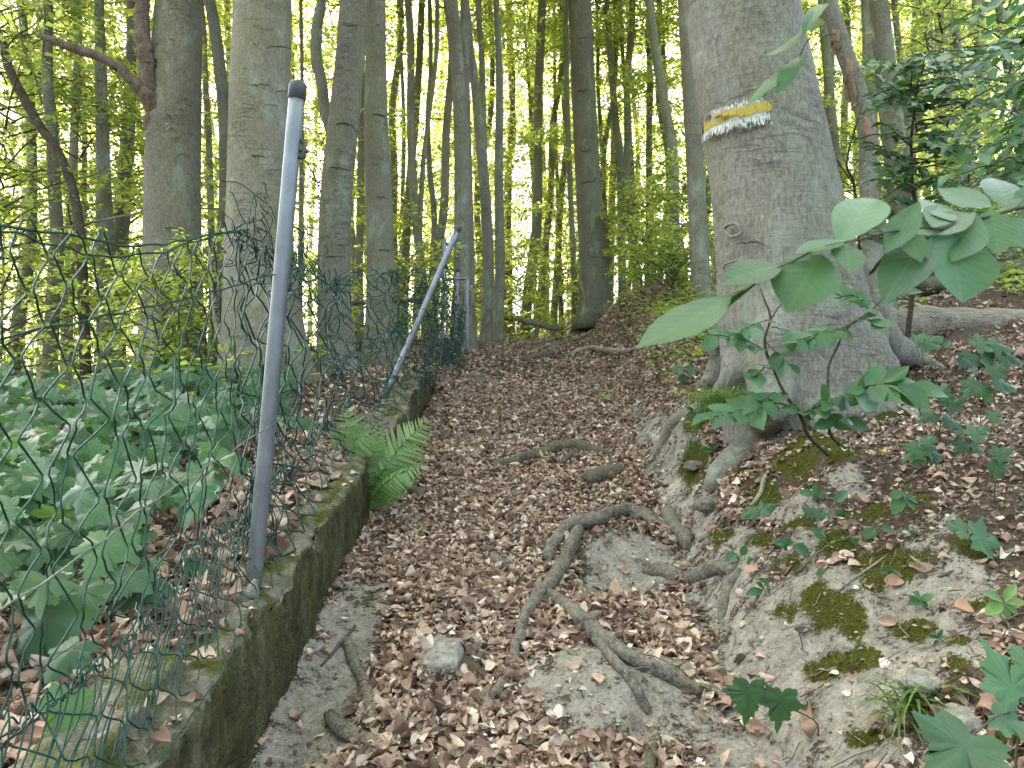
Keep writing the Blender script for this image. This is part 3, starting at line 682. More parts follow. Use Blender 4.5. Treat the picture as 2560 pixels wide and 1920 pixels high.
rock('stone', 1835, 1402, 34, 14, 'small white stone beside the lower moss cushion', 'stone', 21)
rock('stone', 1024, 816, 30, 12, 'dark stone in the leaves in the far middle of the path', 'stone_dark', 24)
# ---------------------------------------------------------------- crowns
def crown_data(name, seed, h0, h1, rad, nb, nl, size, tmpl, leafm, barkm, rise=.45, low=1., spread=.16, flat=.05, tiltn=.5, top=True, sub=1.):
    """branches with flat leaf sprays round a stem at the origin, heights h0..h1 -> (foliage mesh, branch mesh)"""
    g = np.random.default_rng(seed); lm, bm = MB(), MB(); PP, AX, NN, SZ = [], [], [], []
    per = nl//nb
    for b in range(nb):
        f = (b+g.random())/nb; h = h0+(h1-h0)*f
        L = rad*(.55+.6*g.random())*(low+(1-low)*f)*(1-.55*max(0, f-.6)/.4)
        a = b*2.39996+g.normal()*.5; e = rise*(.5+g.random()); n = 9; s = np.linspace(0, 1, n)
        dirx = A(math.cos(a), math.sin(a)); bend = g.normal()*.35
        hx = s*L; hz = L*(e*s-.55*e*s**2.2)+.05*g.normal(size=n)*L*s*.4
        lat = bend*L*.35*s**2+.05*g.normal(size=n)*L*s*.4
        P = np.stack([dirx[0]*hx-dirx[1]*lat, dirx[1]*hx+dirx[0]*lat, h+hz], 1)
        tube(bm, P, (.006+.010*L)*np.linspace(1, .12, n)*sub, 4, None, False)
        T = nrm(np.gradient(P, axis=0))
        t = .22+.78*g.random(per)**.8; ii = t*(n-1); i0 = np.clip(ii.astype(int), 0, n-2); fr = (ii-i0)[:, None]
        base = P[i0]*(1-fr)+P[i0+1]*fr; Td = T[i0]
        side = np.where(g.random(per) < .5, -1., 1.)
        # twigs: groups of leaves share one twig direction
        ng = max(4, per//14); gid = g.integers(0, ng, per); tg = .22+.78*g.random(ng); tg = tg[gid]
        ii = tg*(n-1); i0 = np.clip(ii.astype(int), 0, n-2); fr = (ii-i0)[:, None]; base = P[i0]*(1-fr)+P[i0+1]*fr; Td = T[i0]
        sd = np.where(g.random(ng) < .5, -1., 1.)[gid]; el = (g.normal(size=ng)*.22)[gid]
        perp = np.stack([-Td[:, 1], Td[:, 0], 0*sd], 1)*sd[:, None]
        d = nrm(.75*perp+.65*Td+np.stack([0*el, 0*el, el], 1))
        TL = (L*.42*(1.05-tg)+.22)*(.6+.6*g.random(ng))[gid]
        r = g.random(per)
        wob = nrm(np.cross(d, A(0, 0, 1)[None]))*(g.normal(size=(per, 1))*.045)
        pos = base+d*(TL*r)[:, None]+wob+np.stack([0*r, 0*r, g.normal(size=per)*flat-.10*TL*r**2], 1)
        ax = nrm(d+.9*nrm(wob+1e-6)*g.random((per, 1))+.35*g.normal(size=(per, 3))-A(0, 0, .25))
        PP.append(pos); AX.append(ax); NN.append(nrm(A(0, 0, 1)+tiltn*g.normal(size=(per, 3)))); SZ.append(size*(.6+.6*g.random(per)))
        for q in range(min(ng, 5)):
            k = np.argmax(gid == q)
            if gid[k] == q: tube(bm, np.stack([base[k], base[k]+d[k]*TL[k]*.5, base[k]+d[k]*TL[k]-A(0, 0, .08*TL[k])]), A(.005, .0035, .0015)*sub, 3, None, False)
    n = sum(map(len, PP))
    leaves(lm, tmpl, np.concatenate(PP), np.concatenate(AX), np.concatenate(NN), np.concatenate(SZ), rtint(n, .12, g))
    return lm.data(name+' leaves', M[leafm]), bm.data(name+' branches', M[barkm])
CR = {}
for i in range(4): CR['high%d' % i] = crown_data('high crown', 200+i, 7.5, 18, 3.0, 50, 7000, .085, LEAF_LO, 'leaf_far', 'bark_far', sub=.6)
for i in range(3): CR['dense%d' % i] = crown_data('dense crown', 240+i, 6.0, 17, 3.6, 70, 14000, .10, LEAF_LO, 'leaf_far', 'bark_far')  # leafier crowns above the frame, thickened to keep direct sun off the foreground
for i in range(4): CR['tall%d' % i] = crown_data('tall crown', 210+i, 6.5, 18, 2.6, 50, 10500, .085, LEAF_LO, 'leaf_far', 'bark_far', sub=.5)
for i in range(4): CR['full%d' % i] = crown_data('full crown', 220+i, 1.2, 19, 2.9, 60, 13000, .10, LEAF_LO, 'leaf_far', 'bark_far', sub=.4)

GROUP_T = 'beech trunks of the wood'
TREES = []
def trunk_path(L, d, ztop):
    """px list top->bottom (u,v,w) at distance d -> world points bottom->top and radii, carried on above the frame"""
    P = [pt(u, v, d) for u, v, wd in L][::-1]; R = [wd*d/F/2 for u, v, wd in L][::-1]
    zb = float(H(P[0][0], P[0][1]))
    if P[0][2] > zb-.05:
        dv = nrm(P[0]-P[1]); dv = nrm(dv+A(0, 0, -1.)); k = (P[0][2]-zb+.15)/max(-dv[2], .3); P.insert(0, P[0]+dv*k); R.insert(0, R[0]*1.03)
    dv = nrm(P[-1]-P[-2]); z = P[-1][2]; r = R[-1]; g = np.random.default_rng(int(abs(P[0][0])*1000)); p = P[-1]
    while z < ztop:
        dv = nrm(dv*.8+A(0, 0, .25)+.05*g.normal(size=3)); p = p+dv*1.6; z = p[2]; P.append(p); r = max(r*.9, .02); R.append(r)
    R[-1] = .015
    return np.array(P), np.array(R), zb
def flare_fun(zb, r0, seed, amt, lobes=5):
    ph = np.random.default_rng(seed).random(3)*6.28
    def f(i, a, P):
        h = np.maximum(P[:, 2:3]-zb, -.15); k = np.exp(-np.maximum(h, 0)/(r0*1.5))
        lob = .55+.45*np.cos(lobes*a+ph[0])+.25*np.cos((lobes-2)*a+ph[1])
        return 1+amt*k*np.maximum(lob, .05)*1.2+.035*fbm(np.cos(a)*1.3, np.sin(a)*1.3, P[:, 2:3]*1.1, seed, 3)+.012*fbm(np.cos(a)*4, np.sin(a)*4, P[:, 2:3]*7, seed+3, 3)
    return f
def beech(L, label, d=None, crown='tall0', top=19., bark='bark', name='beech_tree', flare=.45, sides=28, zr=None, zoff=0., cat='tree', group=GROUP_T):
    if d is None: d = float(hit0(L[-1][0], L[-1][1])[1])
    P, R, zb = trunk_path(L, d, top+float(H(*pt(L[-1][0], L[-1][1], d)[:2])))
    org = A(P[0][0], P[0][1], zb)
    root = thing(name, org, label, cat, group)
    Q = spline(np.column_stack([P, R]), int(60+P[-1][2]*3))
    # denser rings low down
    cz = Q[:, 2]
    mb = MB(); tube(mb, Q[:, :3], np.maximum(Q[:, 3], .012), sides, None, True, flare_fun(zb, R[1], int(abs(org[0])*977+org[1]*31) % 9999, flare))
    mb.build('trunk', M[bark], root, org)
    info = dict(root=root, P=P, R=R, d=d, org=org, Q=Q)
    if crown:
        f, b = CR[crown]; hz = zb+6; k = np.argmin(np.abs(Q[:, 2]-hz)); off = A(Q[k, 0]-org[0], Q[k, 1]-org[1], zoff)
        az = (org[0]*7.3+org[1]*3.1) % 6.28
        for nm, dta in (('crown', f), ('branches', b)):
            o = link(nm, dta, root, off); o.rotation_euler = (0, 0, az)
    TREES.append(info); return info
def surf(T, u, v):
    r = ray(u, v); c = pt(u, v, T['d']); k = np.argmin(np.abs(T['Q'][:, 2]-c[2])); q = T['Q'][k]
    dx = c[0]-q[0]; R = q[3]*.995; dy = math.sqrt(max(R*R-dx*dx, 0)); d = T['d']-dy
    return r*d, nrm(A(dx, -dy, 0))
def ring(T, u, v, ru, rv, wpx, name='branch_scar'):
    mb = MB(); a = np.linspace(0, 2*np.pi, 26); P = []
    for t in a: P.append(surf(T, u+ru*math.cos(t)+ru*.12*math.sin(3*t), v+rv*math.sin(t))[0])
    tube(mb, np.array(P), wpx*T['d']/F/2, 8, None, True, lumpy(int(u), .6, 30)); mb.build(name, M['bark_big'], T['root'], T['org'])
def brow(T, u, v, ru, rv, wpx):
    mb = MB(); a = np.linspace(.15, math.pi-.15, 22); g = np.random.default_rng(int(u*7+v)); P = []
    for t in a:
        p, n = surf(T, u+ru*math.cos(t), v-rv*math.sin(t)); P.append(p+n*(.010 if T['d'] < 8 else .004))
    P = np.array(P)+.003*g.normal(size=(22, 3)); tube(mb, P, wpx*T['d']/F/2*np.sin(np.linspace(.2, 2.94, 22)), 6, None, True, lumpy(int(u), .5, 40)); mb.build('bark_ridge', M['twig'], T['root'], T['org'])
def part_limb(T, name, L, mat, seed=0, dd=None, bend=None):
    P = np.array([pt(u, v, T['d']+(dd[i] if dd else 0)) for i, (u, v, w_) in enumerate(L)]); R = np.array([w_*T['d']/F/2 for u, v, w_ in L])
    mb = MB(); limb(mb, P, R, seed, 12); return mb.build(name, M[mat], T['root'], T['org'])

# ---- the old beech with the painted way mark
BIG = beech([(1600, 0, 240), (1617, 110, 246), (1636, 219, 251), (1665, 365, 259), (1688, 510, 278), (1702, 620, 288), (1722, 740, 300), (1745, 840, 312), (1752, 885, 315)],
            'old grey beech with a yellow and white painted band', None, 'high0', 21, 'bark_big', flare=.16, sides=72)
d0 = BIG['d']
BR_ = MB()
def big_root(L, seed):
    P, R = [], []
    for i, (u, v, wd, dd) in enumerate(L):
        p = pt(u, v, d0+dd) if dd is not None else hit(u, v); r = wd*p[1]/F/2
        if dd is None: p = p+A(0, 0, .05*r)
        P.append(p); R.append(r)
    limb(BR_, np.array(P), np.array(R), seed, 26, 60, .14)
big_root([(1760, 520, 120, .0), (1795, 620, 130, -.05), (1822, 700, 135, -.10), (1855, 780, 125, -.14), (1905, 840, 92, -.14), (1950, 880, 66, None), (1985, 903, 30, None)], 1)
big_root([(1790, 560, 110, .12), (1830, 630, 105, .15), (1868, 690, 95, .20), (1920, 745, 76, .26), (1975, 780, 55, None), (2040, 800, 25, None)], 2)
big_root([(1690, 600, 130, -.12), (1684, 700, 130, -.20), (1674, 800, 115, -.28), (1660, 880, 88, -.36), (1646, 935, 74, None), (1616, 972, 72, None), (1583, 1005, 68, None), (1552, 1040, 54, None), (1530, 1066, 24, None)], 3)
big_root([(1640, 560, 100, .08), (1622, 660, 95, .02), (1608, 750, 72, -.02), (1572, 830, 48, -.08), (1514, 884, 34, None), (1460, 915, 34, None), (1425, 968, 22, None), (1410, 990, 8, None)], 4)
big_root([(1735, 600, 120, -.16), (1742, 700, 125, -.22), (1750, 800, 120, -.26), (1770, 880, 85, -.30), (1790, 940, 30, None)], 5)
big_root([(1600, 620, 100, .25), (1585, 720, 100, .35), (1560, 800, 70, .45), (1520, 835, 30, .5)], 6)
def blend_big():
    old = [c for c in BIG['root'].children if c.name.startswith('trunk')][0]; me = old.data
    n = len(me.vertices); V = np.zeros(n*3); me.vertices.foreach_get('co', V); V = V.reshape(-1, 3)+BIG['org']
    F_ = {}
    for q in me.polygons: F_.setdefault(len(q.vertices), []).append(list(q.vertices))
    mb = MB(); mb.add(V, [np.array(f) for f in F_.values()])
    mb.add(np.concatenate(BR_.V), [np.concatenate(f) for f in BR_.Fs.values()])
    tmp = mb.build('trunk blend', M['bark_big'], None, BIG['org'])
    m = tmp.modifiers.new('r', 'REMESH'); m.mode = 'VOXEL'; m.voxel_size = .016; m.use_smooth_shade = True
    m = tmp.modifiers.new('s', 'SMOOTH'); m.factor = .5; m.iterations = 14
    dg = bpy.context.evaluated_depsgraph_get(); dg.update()
    nm = bpy.data.meshes.new_from_object(tmp.evaluated_get(dg)); bpy.data.objects.remove(tmp); bpy.data.objects.remove(old)
    k = len(nm.vertices); co = np.zeros(k*3); nm.vertices.foreach_get('co', co); co = co.reshape(-1, 3); no = np.zeros(k*3); nm.vertices.foreach_get('normal', no); no = no.reshape(-1, 3)
    x, y, z = co.T
    d = .010*fbm(x*7, y*7, z*5, 5, 3)+.0035*fbm(x*40, y*40, z*22, 6, 3)-.006*np.exp(-(vnoise(x*2.6, y*2.6, z*16, 8)/.07)**2)*(vnoise(x*2, y*2, z*2, 12) > .05)
    nm.vertices.foreach_set('co', (co+no*d[:, None]).ravel()); nm.polygons.foreach_set('use_smooth', np.ones(len(nm.polygons), bool)); nm.materials.clear(); nm.materials.append(M['bark_big']); nm.update()
    link('trunk', nm, BIG['root'])
blend_big()
def paint_band(name, mat, rows, lift):
    mb = MB(); us = np.linspace(0, 1, 60); k = len(rows); V, tint = [], []
    for q in us:
        for j in range(9):
            f = j/8; up = np.interp(q, [r[0] for r in rows], [r[1] for r in rows]); vt = np.interp(q, [r[0] for r in rows], [r[2] for r in rows]); vb = np.interp(q, [r[0] for r in rows], [r[3] for r in rows])
            p, n = surf(BIG, up, vt+(vb-vt)*f); V.append(p+n*lift)
            tint.append([min(min(f, 1-f)*3.2, (1-q)*3., 1)*np.interp(q, [0, .6, 1], [1, .92, .8])]*3)
    mb.add(V, [grid_faces(60, 9)[:, ::-1]], np.array(tint)); o = mb.build(name, M[mat], BIG['root'], BIG['org'])
    return o
paint_band('paint_stripe', 'paint_white', [(0, 1519, 240, 330), (.15, 1540, 216, 318), (.35, 1585, 198, 308), (.6, 1634, 186, 298), (1, 1746, 170, 282)], .0085)['label'] = 'white band of the way mark'
paint_band('paint_stripe', 'paint_yellow', [(0, 1521, 256, 304), (.15, 1540, 240, 286), (.35, 1585, 225, 270), (.6, 1634, 212, 257), (1, 1746, 193, 234)], .0115)['label'] = 'yellow band of the way mark'
ring(BIG, 1584, 497, 17, 14, 7); ring(BIG, 1590, 585, 26, 22, 6)
def crack(T, L, wpx):
    P = np.array([surf(T, u, v)[0] for u, v in L]); mb = MB(); Q = spline(P, 40); Q += .004*np.stack([vnoise(np.arange(40)*.6, 0, k, 9) for k in range(3)], 1)
    tube(mb, Q, wpx*T['d']/F/2*np.sin(np.linspace(.15, 3, 40)), 6, None, True, lumpy(5, .6, 40)); mb.build('bark_ridge', M['twig'], T['root'], T['org'])
crack(BIG, [(1690, 548), (1710, 536), (1745, 534), (1790, 528), (1826, 520)], 7)
crack(BIG, [(1690, 256), (1730, 258), (1775, 256)], 3)
crack(BIG, [(1590, 528), (1630, 522), (1660, 532)], 4)

# ---- the standing trunks in view
T1 = beech([(387, 0, 98), (380, 150, 106), (375, 300, 112), (373, 450, 116), (374, 640, 120), (372, 830, 128)], 'grey beech with broken forked limbs and a black canker', 7.3, 'dense1', 20)
part_limb(T1, 'dead_limb', [(345, 290, 50), (330, 220, 42), (320, 165, 36), (312, 100, 34), (306, 40, 30), (309, -60, 26)], 'deadwood', 3, [-.05, -.15, -.2, -.2, -.2, -.2])
part_limb(T1, 'dead_limb', [(350, 260, 40), (328, 222, 34), (300, 190, 26), (262, 150, 22), (220, 125, 20), (170, 108, 19), (120, 88, 16), (78, 74, 5)], 'deadwood', 4, [-.05, -.2, -.25, -.3, -.35, -.4, -.4, -.4])
ring(T1, 345, 273, 19, 11, 6); ring(T1, 344, 276, 8, 5, 5)
mb = MB(); p, n = surf(T1, 347, 147); g_ = np.random.default_rng(4)
for k in range(26):
    a, b = g_.random()*6.28, g_.random(); c = p+n*.035+A(math.cos(a)*.055*b, 0, math.sin(a)*.06*b)
    tube(mb, np.array([c-n*.05-A(0, 0, .012), c+n*.005, c+n*.02+A(0, 0, .012)]), A(.012, .017, .008), 7, None, True)
mb.build('canker', M['gall'], T1['root'], T1['org'])
T2 = beech([(567, 0, 124), (562, 150, 127), (560, 300, 130), (558, 480, 136), (560, 620, 150), (562, 740, 160), (566, 832, 168)], 'thick smooth beech standing behind the upright steel post', 6.3, 'dense2', 21, flare=.35)
for q in [(600, 108, 26, 7, 3), (565, 188, 22, 5, 2.5), (610, 205, 18, 9, 2.5), (585, 232, 14, 5, 2), (555, 345, 26, 8, 2.5), (590, 372, 20, 4, 2), (540, 100, 16, 6, 2), (575, 548, 34, 9, 3), (532, 58, 20, 6, 2)]: brow(T2, *q)
for q in [(350, 268, 24, 22, 3), (395, 350, 16, 16, 2), (365, 500, 26, 8, 2.5), (405, 395, 10, 20, 2), (360, 90, 18, 5, 2)]: brow(T1, *q)
T3 = beech([(770, -60, 58), (764, 0, 60), (757, 120, 63), (743, 255, 66), (728, 400, 68), (722, 520, 69), (722, 620, 70), (726, 740, 72), (730, 806, 78)], 'slim beech leaning right with a second stem joining it low', 7.4, 'dense0', 19, flare=.4)
part_limb(T3, 'second_stem', [(728, 330, 26), (708, 260, 26), (694, 180, 25), (683, 110, 25), (686, 50, 24), (693, 0, 23), (696, -160, 20), (700, -500, 12)], 'bark', 6, [.12, .18, .2, .2, .2, .2, .2, .3])
T4 = beech([(813, 0, 40), (812, 120, 44), (812, 255, 52), (818, 400, 57), (822, 583, 60), (822, 715, 66)], 'straight beech just right of the slim leaning one', 9.3, 'dense1', 20)
part_limb(T4, 'dead_twig', [(812, 150, 4), (818, 110, 3), (805, 92, 3), (820, 80, 3), (850, 88, 2)], 'stick', 7, [-.2, -.3, -.35, -.4, -.4])
for q in [(742, 290, 26, 24, 3), (722, 372, 28, 10, 2.5), (755, 60, 16, 5, 2), (722, 560, 24, 6, 2.5), (720, 660, 20, 5, 2)]: brow(T3, *q)
for q in [(815, 255, 16, 8, 3), (806, 60, 14, 8, 2.5), (820, 430, 16, 5, 2), (826, 545, 18, 5, 2)]: brow(T4, *q)
T5 = beech([(783, 0, 12), (781, 255, 14), (777, 480, 16), (775, 700, 18)], 'thin pale trunk half hidden behind the straight beech', 15, 'tall1', 18, 'bark_far')
T6 = beech([(974, -40, 26), (976, 0, 26), (986, 110, 28), (993, 220, 31), (997, 330, 33), (998, 480, 35), (998, 640, 38), (998, 740, 42)], 'dark straight beech behind the leaning steel post', 10.6, 'tall2', 20)
T6b = beech([(1004, -20, 20), (1003, 80, 22), (1004, 220, 24), (1008, 400, 26), (1012, 583, 28), (1012, 730, 30)], 'paler trunk growing against the dark straight beech', 11.2, 'tall0', 20)
T7 = beech([(1004, 0, 18), (1014, 100, 19), (1028, 200, 20), (1037, 310, 21), (1048, 420, 23), (1054, 560, 24), (1050, 738, 26)], 'bent dark beech with its foot at the end of the fence', None, 'tall3', 19)
T8 = beech([(1034, 0, 13), (1040, 110, 13), (1043, 220, 14), (1046, 340, 14), (1056, 480, 14), (1064, 720, 16)], 'thin beech crossing behind the bent dark one', 15, 'tall1', 18, 'bark_far')
T9 = beech([(1072, 0, 13), (1077, 110, 15), (1079, 240, 17), (1077, 365, 19), (1079, 500, 21), (1080, 600, 22), (1075, 734, 25)], 'beech with stripped brown bark left of the wavy thin trunk', None, 'tall2', 19)
T10 = beech([(1097, 0, 11), (1100, 100, 12), (1104, 182, 13), (1108, 292, 14), (1098, 365, 15), (1096, 460, 17), (1099, 583, 18), (1098, 660, 19), (1103, 732, 21)], 'wavy thin beech at the left top edge of the path', None, 'tall0', 18)
T11 = beech([(1160, 0, 13), (1162, 100, 13), (1166, 200, 14), (1171, 330, 15), (1175, 460, 17), (1179, 583, 18), (1177, 660, 20), (1174, 720, 24)], 'slender dark beech standing alone where the path crests', None, 'tall3', 19, flare=.6)
T12 = beech([(1251, 0, 52), (1258, 150, 53), (1265, 292, 54), (1273, 437, 56), (1282, 583, 58), (1288, 650, 62), (1290, 700, 70)], 'thick straight beech at the far right side of the path', None, 'high1', 21, flare=.6)
for q in [(1268, 85, 18, 4, 2.2), (1262, 200, 20, 5, 2.2), (1276, 402, 24, 10, 2.5), (1270, 330, 16, 5, 2), (1290, 560, 20, 5, 2)]: brow(T12, *q)
L_ = [([(1221, 0, 11), (1223, 120, 11), (1226, 255, 12), (1233, 437, 12), (1240, 600, 13), (1241, 700, 14)], 'thin dark trunk close left of the thick far beech', 17, 'tall1'),
      ([(1311, 0, 12), (1318, 110, 14), (1329, 255, 16), (1340, 365, 18), (1344, 600, 18), (1344, 660, 20)], 'warm brown trunk right of the thick far beech', 18, 'full0'),
      ([(1292, 180, 8), (1296, 255, 9), (1305, 420, 10), (1312, 640, 11)], 'very thin stem hugging the thick far beech', 20, 'tall2'),
      ([(1344, 100, 9), (1356, 250, 11), (1366, 400, 13), (1373, 640, 15)], 'pale trunk beside the warm brown one', 19, 'full1'),
      ([(1400, -20, 18), (1416, 110, 20), (1435, 219, 21), (1453, 328, 22), (1457, 474, 22), (1457, 640, 24)], 'lightly curved beech left of the trunk by the old beech', 14.5, 'tall3'),
      ([(1425, 0, 10), (1438, 200, 11), (1444, 400, 12), (1443, 640, 13)], 'thin trunk behind the lightly curved beech', 21, 'full2'),
      ([(1478, -20, 30), (1486, 110, 34), (1502, 365, 38), (1514, 600, 42), (1520, 640, 46)], 'beech trunk standing close behind the old painted beech', 9.6, 'high2'),
      ([(1872, 0, 22), (1876, 120, 24), (1884, 300, 26), (1895, 500, 28), (1900, 640, 30)], 'grey trunk between the peeling snag and the pale pair', 11, 'high3'),
      ([(1888, -80, 36), (1900, 18, 40), (1917, 182, 46), (1930, 292, 49), (1945, 420, 52), (1955, 560, 54), (1960, 660, 56)], 'stout beech right of the peeling snag', 9.2, 'high0'),
      ([(1776, 20, 17), (1783, 91, 19), (1792, 200, 20), (1804, 328, 21), (1812, 480, 22), (1818, 640, 24)], 'pale sunlit trunk between the old beech and the snag', 13.5, 'tall1'),
      ([(1932, 0, 13), (1945, 130, 14), (1960, 255, 15), (1975, 420, 16), (1985, 640, 18)], 'thin green tinged trunk right of the stout beech', 16, 'full3'),
      ([(1992, -20, 18), (2004, 60, 20), (2021, 128, 22), (2043, 219, 24), (2062, 330, 25), (2075, 500, 27), (2080, 620, 28)], 'leaning grey trunk above the leafy sapling', 13, 'tall2'),
      ([(2058, 0, 14), (2065, 70, 15), (2076, 160, 16), (2095, 300, 18), (2110, 600, 20)], 'dark trunk behind the upper sapling leaves', 15, 'full0'),
      ([(2170, 100, 18), (2190, 200, 20), (2208, 300, 22), (2225, 450, 24), (2235, 600, 26)], 'trunk at the right edge behind the sapling leaves', 12, 'tall0'),
      ([(215, -30, 19), (217, 100, 22), (220, 250, 26), (224, 437, 34), (230, 583, 40), (232, 700, 44), (236, 840, 48)], 'grey trunk seen through the wire left of the forked beech', 9.2, 'dense0'),
      ([(283, 150, 22), (277, 292, 26), (266, 437, 30), (258, 580, 33), (250, 840, 38)], 'dim greenish trunk close right of the grey trunk behind the wire', 10.5, 'dense1'),
      ([(440, -20, 24), (452, 0, 24), (466, 80, 25), (478, 180, 26), (485, 260, 26), (487, 400, 27), (482, 560, 28), (478, 720, 30)], 'curved beech between the forked one and the thick smooth one', 9, 'dense2'),
      ([(438, 40, 12), (443, 160, 13), (452, 328, 14), (457, 547, 15), (460, 720, 16)], 'thin trunk right behind the forked beech', 12.5, 'tall3'),
      ([(106, 0, 16), (102, 90, 20), (103, 190, 22), (110, 255, 24), (118, 420, 26), (124, 520, 28), (121, 573, 30), (112, 690, 30), (106, 840, 32)], 'pale knotty trunk at the left seen through the wire', 8.4, 'full2'),
      ([(160, 300, 18), (152, 480, 20), (147, 627, 22), (144, 740, 24), (142, 840, 25)], 'dark trunk beside the pale knotty one', 10, 'full3'),
      ([(70, 420, 20), (62, 562, 24), (44, 660, 26), (34, 740, 27), (24, 850, 28)], 'mottled trunk at the far left behind the wire', 10, 'full0'),
      ([(182, 400, 11), (180, 560, 13), (179, 640, 14), (178, 850, 16)], 'slim dark trunk before the bright gap on the left', 12, 'full1'),
      ([(650, -20, 8), (652, 130, 8), (652, 255, 9), (650, 420, 10), (648, 640, 11), (646, 800, 12)], 'thin stem beside the upper part of the steel post', 14, 'tall2'),
      ([(928, 0, 10), (930, 146, 10), (924, 255, 11), (928, 365, 12), (938, 474, 13), (933, 583, 13), (930, 720, 14)], 'wavy thin trunk left of the dark straight beech', 16, 'full2'),
      ([(945, -20, 10), (942, 120, 10), (920, 300, 10), (913, 365, 11), (908, 470, 11), (901, 590, 12), (896, 720, 13)], 'dark thin trunk leaning over the fence top', 15, 'tall3'),
      ([(1134, 60, 6), (1146, 240, 7), (1152, 420, 8), (1156, 700, 9)], 'hair thin stem left of the slender dark beech', 22, 'full3'),
      ([(1197, 0, 7), (1200, 260, 8), (1206, 460, 9), (1212, 700, 10)], 'thin stem right of the slender dark beech', 22, 'full1'),
      ([(860, 0, 8), (872, 260, 9), (868, 480, 10), (864, 700, 11)], 'thin greenish stem right of the straight beech', 20, 'full0')]
for L, lab, d, c in L_: beech(L, lab, d, c, 18, 'bark_far' if L[-1][2] < 26 else 'bark', sides=20, flare=.3)
# dead snag with peeling bark
SN = beech([(1770, -90, 30), (1792, 10, 34), (1808, 60, 35), (1825, 115, 36), (1846, 170, 36), (1864, 235, 36), (1874, 300, 37), (1876, 400, 38), (1882, 500, 40), (1886, 560, 42), (1890, 640, 46)],
           'crooked dead trunk with bark peeling off in brown patches', 7.6, None, 5.2, 'deadbark' if 'deadbark' in M else 'bark_big', 'dead_tree', .2, 30)
def peel(u, v, ru, rv, seed):
    mb = MB(); V = []; n = 14; us = np.linspace(-1, 1, n)
    for a in us:
        for b in us:
            k = math.sqrt(max(0, 1-a*a*.0)); p, nn = surf(SN, u+ru*a*(1+.3*vnoise(b*2, seed)), v+rv*b*(1+.25*vnoise(a*2.2, seed+3))); V.append(p+nn*(.012-.012*max(abs(a), abs(b))**6))
    mb.add(V, [grid_faces(n, n)]); mb.build('bare_wood', M['peel'], SN['root'], SN['org'])
M['peel'] = wood_mat('bare brown wood', (.13, .075, .05), (.33, .23, .17))
peel(1836, 170, 12, 60, 1); peel(1880, 275, 14, 45, 2); peel(1805, 85, 9, 22, 3); peel(1880, 450, 13, 30, 4)

# leaning bough at the far left
mb = MB(); P_ = np.array([pt(u, v, 5.5) for u, v in [(450, 520), (455, 580), (462, 680), (481, 745), (520, 800), (550, 862)]]); limb(mb, P_, np.array([.004, .007, .011, .013, .014, .014]), 8, 8)
o = mb.build('bent_stick', M['stick'], None, P_[-1]); o.location = tuple(P_[-1]); tag(o, 'thin pale bent stem leaning before the foot of the thick smooth beech', 'stem')
B1 = beech([(-40, 20, 17), (0, 80, 18), (22, 153, 19), (55, 219, 20), (91, 281, 20), (122, 320, 18), (160, 420, 20), (176, 560, 22), (186, 840, 24)], 'dark bough leaning in from the upper left corner', 7.8, None, 2.5, 'twig', 'leaning_tree', .1, 16)

# ---- far beeches that fill the wood behind: copies of five stems
FAR = []
def far_proto(i):
    g = np.random.default_rng(300+i); n = 14; z = np.linspace(-.4, 20, n)
    P = np.stack([np.cumsum(g.normal(size=n)*.10), np.cumsum(g.normal(size=n)*.10), z], 1); P[:, :2] -= P[1, :2]
    R = (.085+.05*g.random())*np.linspace(1, .15, n)**.8; Q = spline(np.column_stack([P, R]), 50); mb = MB(); tube(mb, Q[:, :3], Q[:, 3], 12, None, True, lumpy(i, .08, 1.2))
    return mb.data('far trunk', M['bark_far'])
FT = [far_proto(i) for i in range(6)]
def far_tree(x, y, sc, i, label):
    z = float(H(x, y)); r = thing('beech_tree', (x, y, z), label, 'tree', 'thin far beeches of the wood'); g = np.random.default_rng(int(abs(x)*100)+i)
    a = link('trunk', FT[i % 6], r); f, b = CR['full%d' % (i % 4)] if i % 3 else CR['tall%d' % (i % 4)]
    c = link('crown', f, r); d_ = link('branches', b, r)
    for o in (c, d_): o.rotation_euler = (0, 0, g.random()*6.28)
    r.scale = (sc,)*3; a.rotation_euler = (g.normal()*.03, g.normal()*.03, g.random()*6.28)
gF = np.random.default_rng(77)
for i, (x, y) in enumerate([(-7, 1.5), (-6.5, -3), (-2.5, -6.5), (1.5, -7), (5.5, -5), (8.5, 1), (-9, -8), (6, -10), (9.5, 5)]):      # unseen beeches added behind and beside the camera to block low sky light
    far_tree(x, y, 1.15, 3*i+1, 'unseen beech added outside the picture to block low sky light')
cells = []
for y in np.array([17.5, 20, 22.5, 25.5, 29, 33, 38, 44, 51, 59, 68, 78, 90, 104]):
    half = .72*y; n = int(np.clip(2*half/(3.1+y*.035), 5, 18))
    for k in range(n): cells.append((-half+2*half*(k+.5+.7*(gF.random()-.5))/n, y+gF.normal()*.9))
for i, (x, y) in enumerate(cells):
    u = x/y
    lab = ('thin far beech in the bright green wood left of the fence posts' if u < -.10 else 'thin far beech in the bright green wood over the crest of the path' if u < .14 else 'thin far beech in the green wood on the slope to the right')
    if -.05 < u < .06 and y > 30 and i % 2: continue      # a thinner stand where the sky breaks through
    far_tree(float(x), float(y), .85+.35*gF.random(), i, lab)

